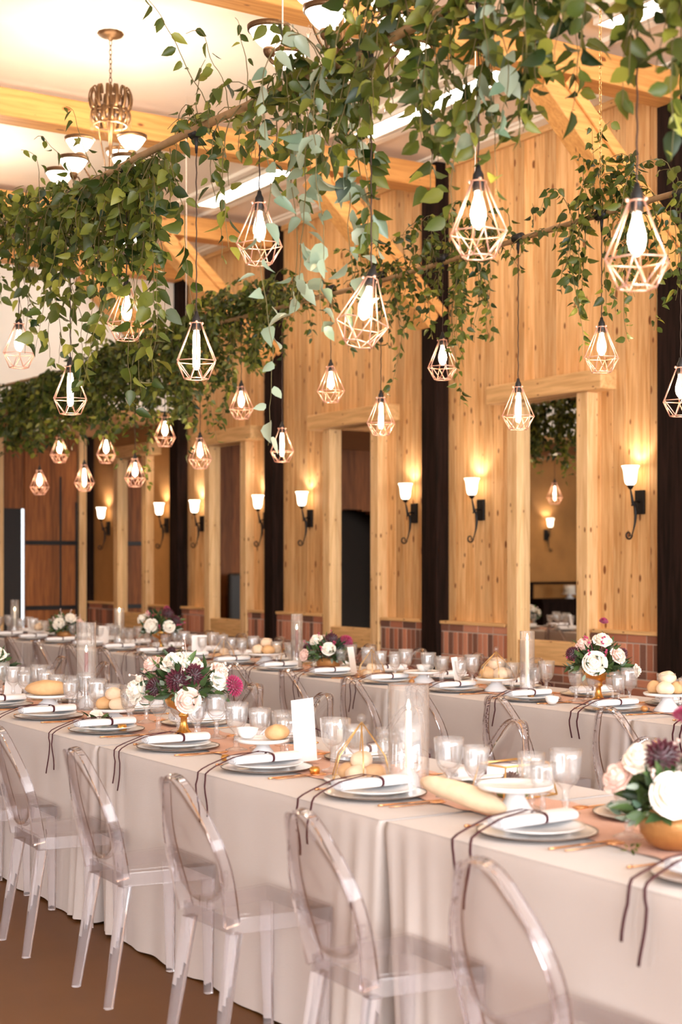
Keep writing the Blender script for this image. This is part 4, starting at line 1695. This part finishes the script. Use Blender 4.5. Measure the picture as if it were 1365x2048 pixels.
def bouquet(loc, label, kind, R_, spec, seed, hz=.0, pitch=1.0):
    """spec: list of (type, azimuth deg, elevation deg, radius factor)"""
    r = random.Random(seed)
    t = thing('flower_arrangement', label, 'flowers', loc)
    if kind == 'pedestal':
        m = MB()
        m.lathe([(.001, 0), (.050, 0), (.052, .006), (.040, .012), (.022, .030), (.015, .055), (.014, .078), (.022, .085), (.023, .095), (.016, .100), (.030, .112), (.070, .130), (.086, .160), (.088, .175), (.083, .175), (.078, .158), (.060, .138), (.001, .125)], 28)
        m.build('gold_pedestal_bowl', M_gold, t)
        hz = .185
    else:
        m = MB()
        m.lathe([(.001, 0), (.042, 0), (.068, .014), (.088, .042), (.092, .072), (.084, .095), (.079, .095), (.084, .070), (.078, .045), (.060, .024), (.001, .014)], 28)
        m.build('wooden_bowl', M_woodbowl, t)
        hz = .10
    c = Vector((0, 0, hz))
    foliage(t, c, R_ * .95, 170, .062, M_darkleaf, 'dark_leaves', r, .8, .15)
    foliage(t, c, R_ * 1.08, 70, .042, M_greyleaf, 'leaves', r, .6, .35)
    for (ty, az, el, rf, sz) in spec:
        d = Vector((math.cos(R(az)) * math.cos(R(el)), math.sin(R(az)) * math.cos(R(el)), math.sin(R(el)) * pitch))
        p = c + d * R_ * rf * 1.1
        nm = d + Vector((-.25, -.45, .25)) * .8
        if ty == 'w':
            rose(t, p, sz, M_petalw, 'white_rose', nm, r)
        elif ty == 'p':
            rose(t, p, sz, M_petalp, 'blush_rose', nm, r)
        elif ty == 'b':
            dahlia(t, p, sz, M_petalb, nm, 'burgundy_dahlia')
        elif ty == 'm':
            dahlia(t, p, sz, M_petalm, nm, 'magenta_dahlia')
    # small spray of buds
    m = MB()
    for k in range(9):
        d = rv(r); d.z = abs(d.z) * .8 + .2; d.normalize()
        a = c + d * R_ * .5
        b = c + d * R_ * r.uniform(1.05, 1.3)
        m.tube([a, (a + b) / 2 + rv(r) * .01, b], .0012, 4)
        for q in range(4):
            m.ball(a.lerp(b, .6 + .13 * q) + rv(r) * .008, .006, nu=6, nv=4)
    m.build('bud_spray', M_petalm if seed % 2 else M_petalp, t)
    return t


# azimuths: camera is towards azimuth about -123 deg
bouquet((2.80, 2.76, TOP), 'flowers with white rose and burgundy dahlia in low wooden bowl, lower right', 'bowl', .155,
        [('w', -135, 25, .8, .058), ('b', -160, 62, .95, .055), ('b', -60, 20, .85, .055), ('b', -80, 60, 1.0, .05), ('w', 170, 55, 1.0, .05), ('m', -100, 80, 1.45, .035), ('p', 150, 30, 1, .045), ('m', -60, 75, 1.2, .03), ('w', 60, 40, .9, .05)], 2)
bouquet((2.84, 5.69, TOP), 'white, blush and burgundy flowers in gold pedestal vase on front table', 'pedestal', .19,
        [('w', 155, 5, .95, .060), ('w', 180, 75, .75, .062), ('w', -60, 80, .7, .058), ('p', -110, -8, .75, .052), ('b', -130, 35, .6, .06), ('b', -90, 45, .65, .055), ('m', -45, 10, 1.05, .052), ('p', -40, 35, .9, .045), ('w', -55, 22, .85, .04), ('p', 140, 45, .95, .045), ('b', 170, 15, .6, .05), ('p', 90, 50, .9, .05), ('w', 60, 30, .9, .05)], 4, pitch=.85)
bouquet((2.86, 8.25, TOP), 'partly hidden white rose arrangement in bowl at left edge, front table', 'bowl', .16,
        [('w', -110, 30, .8, .05), ('w', -60, 60, .8, .05), ('b', 170, 30, .8, .05), ('p', 60, 40, .8, .05), ('w', 140, 50, .9, .045)], 6)
bouquet((5.42, 5.90, TOP), 'tall white rose arrangement in gold pedestal before the brick, right', 'pedestal', .165,
        [('w', -140, 12, .8, .062), ('w', -110, 70, .85, .050), ('p', -80, 28, .8, .045), ('b', 170, 25, .95, .045), ('p', 150, 55, .8, .045), ('m', -80, 82, 1.35, .028), ('b', -60, 30, .8, .04), ('w', -40, -5, 1.1, .035), ('w', 60, 50, .8, .045)], 3)
bouquet((5.38, 8.55, TOP), 'low wooden bowl of white roses with one magenta dahlia, wall table', 'bowl', .155,
        [('w', -125, 28, .75, .046), ('w', 170, 50, .9, .046), ('m', -50, 40, .9, .058), ('b', -100, 72, .75, .05), ('p', 170, 5, 1.1, .04), ('b', 150, 20, .9, .045), ('p', 90, 60, .8, .04)], 5)
bouquet((5.38, 11.2, TOP), 'white roses and burgundy dahlias in gold pedestal, wall table left of middle', 'pedestal', .17,
        [('w', -150, 15, .85, .058), ('w', -90, 12, .8, .050), ('b', -80, 55, .85, .06), ('m', -70, 70, 1.0, .03), ('w', 160, 30, 1.0, .045), ('p', 140, 50, .9, .04), ('b', -50, 30, .8, .05)], 7)
bouquet((5.38, 13.3, TOP), 'white rose arrangement at far left end of the wall tables', 'bowl', .17,
        [('w', -140, 25, .85, .056), ('w', -90, 45, .9, .050), ('p', -50, 25, .9, .04), ('w', 100, 50, .8, .05)], 8)


def hurricane(loc, label, rad, h, wax, base='ceramic', candle=.22):
    t = thing('hurricane_candle', label, 'candle', loc)
    m = MB()
    m.lathe([(rad * .98, 0), (rad, .01), (rad, h), (rad - .003, h), (rad - .003, .01), (rad * .94, 0)], 36)
    m.build('glass_cylinder', M_cyl, t)
    m = MB()
    z = .0
    m.lathe([(.001, 0), (.035, 0), (.040, .008), (.034, .045), (.018, .062), (.014, .07), (.001, .07)], 20)
    m.build('candle_holder', M_stand if base == 'ceramic' else M_gold, t)
    m = MB(); m.lathe([(.001, .065), (.0115, .065), (.010, .065 + candle), (.007, .068 + candle), (.001, .069 + candle)], 16)
    m.build('taper_candle', wax, t)
    m = MB()
    zc = .069 + candle
    m.lathe([(.001, zc), (.005, zc + .007), (.006, zc + .014), (.0035, zc + .026), (.001, zc + .036)], 10)
    m.build('flame', M_flame, t)
    return t


hurricane((2.80, 3.96, TOP), 'wide glass cylinder with lit ivory taper, nearest, front table', .068, .345, M_waxw, candle=.19)
hurricane((2.95, 7.02, TOP), 'tall glass cylinder with lit burgundy taper, front table at left', .050, .44, M_waxr, candle=.22)
hurricane((5.36, 6.42, TOP), 'slim glass cylinder with lit ivory taper beside nearest mirror', .042, .36, M_waxw, candle=.24)
hurricane((5.40, 9.02, TOP), 'slim glass cylinder with lit burgundy taper before second mirror', .042, .38, M_waxr, candle=.20)
hurricane((5.40, 12.1, TOP), 'slim glass cylinder with ivory taper before farthest mirror', .045, .34, M_waxw, candle=.24)
hurricane((5.40, 14.75, TOP), 'glass cylinder with lit candle at far left end of wall tables', .045, .36, M_waxw, candle=.18)
# empty cylinder vase behind the middle cloche row
hurricane((2.98, 4.66, TOP), 'short glass cylinder with ivory candle behind the tall card', .040, .16, M_waxw, candle=.05)


def cake_stand(loc, label, rad=.10, h=.085):
    t = thing('cake_stand', label, 'cake stand', loc)
    m = MB()
    m.lathe([(.001, 0), (rad * .58, 0), (rad * .60, .006), (rad * .40, .030), (rad * .26, h * .62), (rad * .24, h - .012), (rad * .4, h - .010), (.001, h - .010)], 32)
    m.build('foot', M_stand, t)
    m = MB()
    m.lathe([(.001, h - .010), (rad * .95, h - .010), (rad, h - .004), (rad, h + .004), (rad * .96, h + .004), (rad * .94, h), (.001, h)], 40)
    m.build('plate_top', M_china, t)
    return h


def loaf(name, label, loc, sx, sy, sz, rz, mat=M_bread, rx=0, ry=0, cuts=0, cat='bread'):
    m = MB()
    r = random.Random(int(abs(loc[0] * 977 + loc[1] * 131 + loc[2] * 71 + sx * 999)))
    p = [r.uniform(0, 6) for _ in range(3)]
    def fn(d):
        s = 1 + .05 * math.sin(d.x * 5 + p[0]) + .04 * math.sin(d.y * 6 + p[1])
        if cuts:
            s -= .10 * max(0, d.z) * max(0, math.sin(d.x * cuts)) ** 4
        return s
    m.ball((0, 0, 0), 1, sx, sy, sz, 20, 12, fn)
    m.v = [(a, b_, max(c_, -.72 * sz)) for (a, b_, c_) in m.v]
    o = m.build(name, mat)
    o.location = (loc[0], loc[1], loc[2] + sz * .72)
    o.rotation_euler = (rx, ry, rz)
    return tag(o, label, cat)


def rolls(c, z, n, spread, desc, group, sz=.034, top=1):
    r = random.Random(int(c[0] * 100 + c[1] * 1000))
    w_ = ['left', 'right', 'back', 'front', 'middle']
    for k in range(n):
        a = 2 * PI * k / n + .6
        side_ = Vector((math.cos(a), math.sin(a), 0))
        # words from where the roll ends up in the picture
        lr = .842 * side_.x - .539 * side_.y
        fb = .539 * side_.x + .842 * side_.y
        wd = ('right' if lr > .3 else 'left' if lr < -.3 else '') + (' back' if fb > .3 else ' front' if fb < -.3 else '')
        loaf('bread_roll', '%s golden bread roll %s' % (wd.strip() or 'middle', desc), (c[0] + side_.x * spread, c[1] + side_.y * spread, z), sz * 1.15, sz * .95, sz * .8, a + 1, M_bread if k % 2 else M_breadpale)['group'] = group
    if top:
        loaf('bread_roll', 'topmost golden bread roll ' + desc, (c[0], c[1], z + sz * 1.1), sz * 1.15, sz, sz * .8, .7, M_breadpale)['group'] = group


def cloche(loc, label, rad=.105, h=.16):
    """six sided glass pyramid with brass ribs and a knob"""
    t = thing('glass_cloche', label, 'cloche', loc)
    n = 6
    m = MB()
    B = [(rad * math.cos(2 * PI * k / n), rad * math.sin(2 * PI * k / n), .002) for k in range(n)]
    S = [(rad * .80 * math.cos(2 * PI * k / n), rad * .80 * math.sin(2 * PI * k / n), h * .42) for k in range(n)]
    A = (0, 0, h)
    for k in range(n):
        k2 = (k + 1) % n
        m.add([B[k], B[k2], S[k2], S[k]], [(0, 1, 2, 3)], False)
        m.add([S[k], S[k2], A], [(0, 1, 2)], False)
    m.build('glass_panes', M_glass, t)
    m = MB()
    for k in range(n):
        k2 = (k + 1) % n
        m.tube([B[k], S[k], A], .0022, 6)
        m.tube([B[k], B[k2]], .0022, 6)
    m.build('brass_ribs', M_brass, t)
    m = MB(); m.ball((0, 0, h + .014), .015, nu=12, nv=8); m.tube([(0, 0, h - .005), (0, 0, h + .004)], .005, 8)
    m.build('knob', M_glass, t)
    return t


def card(loc, label, w_=.10, h=.16, rz=0, lean=8):
    """stiff card on a small folded foot"""
    m = MB()
    m.box(-w_ / 2, w_ / 2, -.0008, .0008, 0, h)
    m.xf(Matrix.Rotation(R(-lean), 4, 'X'))
    m.box(-w_ / 2, w_ / 2, 0, .05, 0, .0016)
    o = m.build('table_card', M_paper)
    o.location = loc
    o.rotation_euler = (0, 0, rz)
    return tag(o, label, 'card')


def bowl(loc, label, rad=.042, h=.038):
    m = MB(); m.lathe([(.001, 0), (rad * .5, 0), (rad * .85, h * .4), (rad, h), (rad - .003, h), (rad * .8, h * .45), (.001, .005)], 28)
    o = m.build('small_bowl', M_china)
    o.location = loc
    return tag(o, label, 'bowl')


def terrarium(loc, label, rz=0, sx=.10, sy=.07, sz=.10):
    t = thing('glass_terrarium', label, 'terrarium', loc, rz)
    m = MB()
    C_ = [(-sx, -sy, .003), (sx, -sy, .003), (sx, sy, .003), (-sx, sy, .003)]
    D_ = [(-sx * .8, -sy * .8, sz), (sx * .8, -sy * .8, sz), (sx * .8, sy * .8, sz), (-sx * .8, sy * .8, sz)]
    for k in range(4):
        k2 = (k + 1) % 4
        m.add([C_[k], C_[k2], D_[k2], D_[k]], [(0, 1, 2, 3)], False)
    m.build('glass_panes', M_glass, t)
    m = MB()
    for k in range(4):
        k2 = (k + 1) % 4
        m.tube([C_[k], C_[k2]], .003, 6); m.tube([D_[k], D_[k2]], .004, 6); m.tube([C_[k], D_[k]], .003, 6)
    m.build('brass_edges', M_brass, t)
    m = MB(); m.ball((0, 0, .012), .03, 2.2, 1.6, .7, 14, 8)
    m.build('moss', M_moss, t)
    r = random.Random(int(loc[1] * 100))
    dahlia(t, (-.02, -.01, .05), .035, M_petalb, (-.3, -.4, 1), 'dark_flower')
    foliage(t, Vector((.02, 0, .03)), .05, 26, .03, M_darkleaf, 'sprigs', r)
    return t


# front row, from right to left
h = cake_stand((2.76, 3.36, TOP), 'white cake stand nearest the camera, front table', .112, .092)
loaf('bread_loaf', 'long pale bread loaf leaning off the nearest cake stand', (2.660, 3.47, TOP + .030), .150, .043, .036, R(112), pbr('crackled crust', (.74, .55, .37), .75, bump=.4, bscale=30, var=.28, vscale=9), 0, R(-12), 14)
terrarium((3.00, 3.66, TOP), 'brass edged glass terrarium with moss behind nearest cake stand', .1, .12, .075, .105)
cloche((2.76, 4.18, TOP + .012), 'brass ribbed glass cloche over rolls, nearest, front table', .112, .19)
m = MB(); m.lathe([(.001, 0), (.10, 0), (.128, .008), (.130, .012), (.10, .010), (.001, .010)], 36)
tag(m.build('serving_plate', M_china, None, (2.76, 4.18, TOP)), 'white plate under the nearest glass cloche', 'plate')
rolls((2.76, 4.18), TOP + .010, 4, .045, 'under the nearest glass cloche', 'rolls under the nearest cloche', .038)
o = card((2.83, 4.66, TOP + .008), 'tall blank white card standing at middle of front table', .088, .235, R(-50), 14)
o.rotation_euler = (0, R(-9), R(-50))
h = cake_stand((2.76, 4.86, TOP), 'grey white cake stand with bowl and bread left of tall card', .10, .075)
bowl((2.715, 4.90, TOP + .079), 'small white bowl on the cake stand beside bread')
loaf('bread_loaf', 'round golden bread beside white bowl on cake stand', (2.80, 4.82, TOP + .078), .055, .042, .032, .4, M_bread)
h = cake_stand((2.82, 6.38, TOP), 'white cake stand holding three rolls left of gold vase', .098, .06)
rolls((2.82, 6.38), TOP + .062, 3, .045, 'on the stand left of gold vase', 'rolls on the stand left of the gold vase', .040)
h = cake_stand((2.79, 7.13, TOP), 'white cake stand with long loaf at left, front table', .115, .07)
loaf('bread_loaf', 'long crusty loaf on the left cake stand of front table', (2.79, 7.13, TOP + .073), .125, .05, .042, R(-25), M_bread, 0, 0, 12)
cloche((2.98, 7.62, TOP), 'brass ribbed glass cloche behind long loaf, front table left', .09, .16)
rolls((2.98, 7.62), TOP, 3, .036, 'under left cloche behind long loaf', 'rolls under the left cloche', .03)
card((2.86, 7.85, TOP), 'white card standing at far left, front table', .11, .17, R(-50), 12)
t = thing('rose_posy', 'single cream rose with leaves lying beside a charger, front table', 'flowers', (2.68, 6.27, TH + .02))
rose(t, (0, 0, .024), .034, M_petalw, 'cream_rose', (-.5, -.7, .5))
foliage(t, Vector((0, 0, .01)), .06, 16, .045, M_darkleaf, 'rose_leaves', random.Random(5), .3)
t = thing('leaf_sprig', 'tiny green leaf sprig lying beside the nearest wooden bowl', 'leaf', (2.68, 2.80, TOP))
foliage(t, Vector((0, 0, .005)), .02, 7, .022, M_leaf, 'sprig_leaves', random.Random(9), .5)
for (x, yy, rad_, tx) in ((2.62, 4.90, .014, 'right of the middle charger'), (2.70, 6.02, .018, 'in front of gold pedestal vase'), (2.72, 4.42, .016, 'beside nearest glass cloche'), (2.70, 7.0, .016, 'beside the left cake stand')):
    m = MB(); m.lathe([(.001, 0), (rad_, 0), (rad_ * 1.25, rad_ * .8), (rad_ * 1.0, rad_ * 1.5), (rad_ * .9, rad_ * 1.5), (rad_ * 1.1, rad_ * .8), (.001, .003)], 16)
    tag(m.build('salt_cellar', M_gold, None, (x, yy, TOP)), 'tiny round gold salt cellar ' + tx, 'salt cellar')
for (x, yy, tx) in ((5.22, 6.22, 'before the right white arrangement'), (5.22, 7.35, 'at middle of wall table'), (5.22, 5.35, 'beside the rightmost cake stand')):
    m = MB(); m.ball((0, 0, .018), .018, 1.1, 1.1, .9)
    tag(m.build('salt_cellar', M_woodbowl, None, (x, yy, TOP)), 'tiny round wooden salt cellar ' + tx, 'salt cellar')

# wall row, from right to left
h = cake_stand((5.36, 5.33, TOP), 'white cake stand with rolls at right edge, wall table', .12, .09)
rolls((5.36, 5.33), TOP + .092, 4, .058, 'on the stand at right edge', 'rolls on the right edge stand', .044)
bowl((5.12, 5.93, TOP), 'small white bowl before the gold pedestal, wall table', .038, .04)
h = cake_stand((5.36, 6.70, TOP), 'white cake stand under glass cloche right of wall table middle', .12, .075)
rolls((5.36, 6.70), TOP + .077, 3, .048, 'under cloche left of slim candle', 'rolls under the cloche left of the slim candle', .048)
cloche((5.36, 6.70, TOP + .080), 'brass ribbed cloche over large rolls left of slim ivory candle', .112, .15)
card((5.36, 7.06, TOP), 'narrow white card left of large bread cloche, wall table', .075, .18, R(25), 10)
h = cake_stand((5.36, 7.42, TOP), 'white cake stand holding a small bowl, wall table', .125, .07)
bowl((5.36, 7.42, TOP + .072), 'small white bowl on the wall table cake stand', .045, .04)
cloche((5.36, 8.0, TOP), 'brass ribbed glass cloche over rolls before second mirror', .105, .18)
rolls((5.36, 8.0), TOP, 4, .044, 'under cloche before second mirror', 'rolls under the cloche before the second mirror', .036)
card((5.42, 8.30, TOP), 'narrow white card right of the magenta dahlia bowl', .075, .18, R(25), 10)
h = cake_stand((5.36, 9.39, TOP), 'white cake stand with rolls left of burgundy taper', .135, .08)
rolls((5.36, 9.39), TOP + .082, 5, .07, 'on stand left of burgundy taper', 'rolls on the stand left of the burgundy taper', .045)
terrarium((5.56, 9.30, TOP), 'brass edged moss terrarium behind rolls left of burgundy taper', .3, .10, .07, .11)
cloche((5.36, 10.05, TOP), 'brass ribbed glass cloche over bread before third mirror', .10, .18)
rolls((5.36, 10.05), TOP, 3, .04, 'under cloche before third mirror', 'rolls under the cloche before the third mirror', .036)
card((5.36, 10.47, TOP), 'white card right of the gold pedestal roses, wall table', .12, .17, R(-35), 10)
t = thing('dark_flower_posy', 'dark burgundy posy lying left of white card, wall table', 'flowers', (5.25, 10.75, TOP))
dahlia(t, (0, 0, .03), .045, M_petalb, (-.4, -.6, 1))
foliage(t, Vector((0, 0, .01)), .09, 22, .05, M_darkleaf, 'posy_leaves', random.Random(8), .3)
card((5.40, 12.45, TOP), 'white card left of ivory candle before farthest mirror', .09, .17, R(-30), 10)
h = cake_stand((5.36, 13.95, TOP), 'white cake stand with loaf near far left end, wall table', .13, .07)
loaf('bread_loaf', 'pale long loaf on the far left stand of wall table', (5.36, 13.95, TOP + .073), .13, .05, .045, R(60), M_breadpale, 0, 0, 12)
card((5.42, 14.3, TOP), 'white card at far left end of the wall tables', .10, .18, R(-40), 10)

# ------------------------------------------------------------------ dessert sideboard seen in the mirror
t = thing('sideboard', 'dark wooden dessert sideboard reflected in the nearest mirror', 'sideboard', (-.6, YE - .45, 0))
m = MB(); m.cbox(-1.1, 1.1, -.25, .25, .84, .90, .006); m.build('top_board', M_darkpost, t)
m = MB(); m.cbox(-1.05, 1.05, -.22, .22, .05, .84, .006); m.build('cabinet', M_darkpost, t)
m = MB(); m.cbox(-1.05, 1.05, .10, .25, 1.14, 1.18, .004); m.build('shelf', M_darkpost, t)
for a in (-1.0, 1.0):
    m = MB(); m.cbox(a - .03, a + .03, .12, .2, .90, 1.14, .004); m.build('shelf_support', M_darkpost, t)
for k, (x, mt, tx) in enumerate(((-.55, M_caramel, 'caramel'), (-.95, M_icing, 'white iced'), (-.20, M_icing, 'small white'))):
    cake_stand((x, YE - .58, .90), 'dark footed stand under %s cake on the sideboard' % tx, .13, .08)
    m = MB(); m.lathe([(.001, 0), (.10, 0), (.10, .13), (.092, .14), (.001, .14)], 28)
    if k == 1:
        m.lathe([(.001, .14), (.07, .14), (.07, .25), (.062, .26), (.001, .26)], 28)
    tag(m.build('cake', mt, None, (x, YE - .58, .984)), '%s cake on the mirrored dessert sideboard' % tx, 'cake')

# a dark padded chair by the end wall, reflected in the farthest mirror
t = thing('lounge_chair', 'black padded chair reflected in the farthest mirror', 'chair', (5.9, 18.8, 0), R(-90))
m = MB(); m.cbox(-.3, .3, -.32, .32, .34, .46, .03); m.build('seat', M_black_leather, t)
m = MB(); m.cbox(-.34, -.24, -.30, .30, .46, 1.35, .04); m.build('backrest', M_black_leather, t)
for a in (-.25, .25):
    for b in (-.27, .27):
        m = MB(); m.cbox(a - .02, a + .02, b - .02, b + .02, 0, .34, .004); m.build('leg', M_darkpost, t)
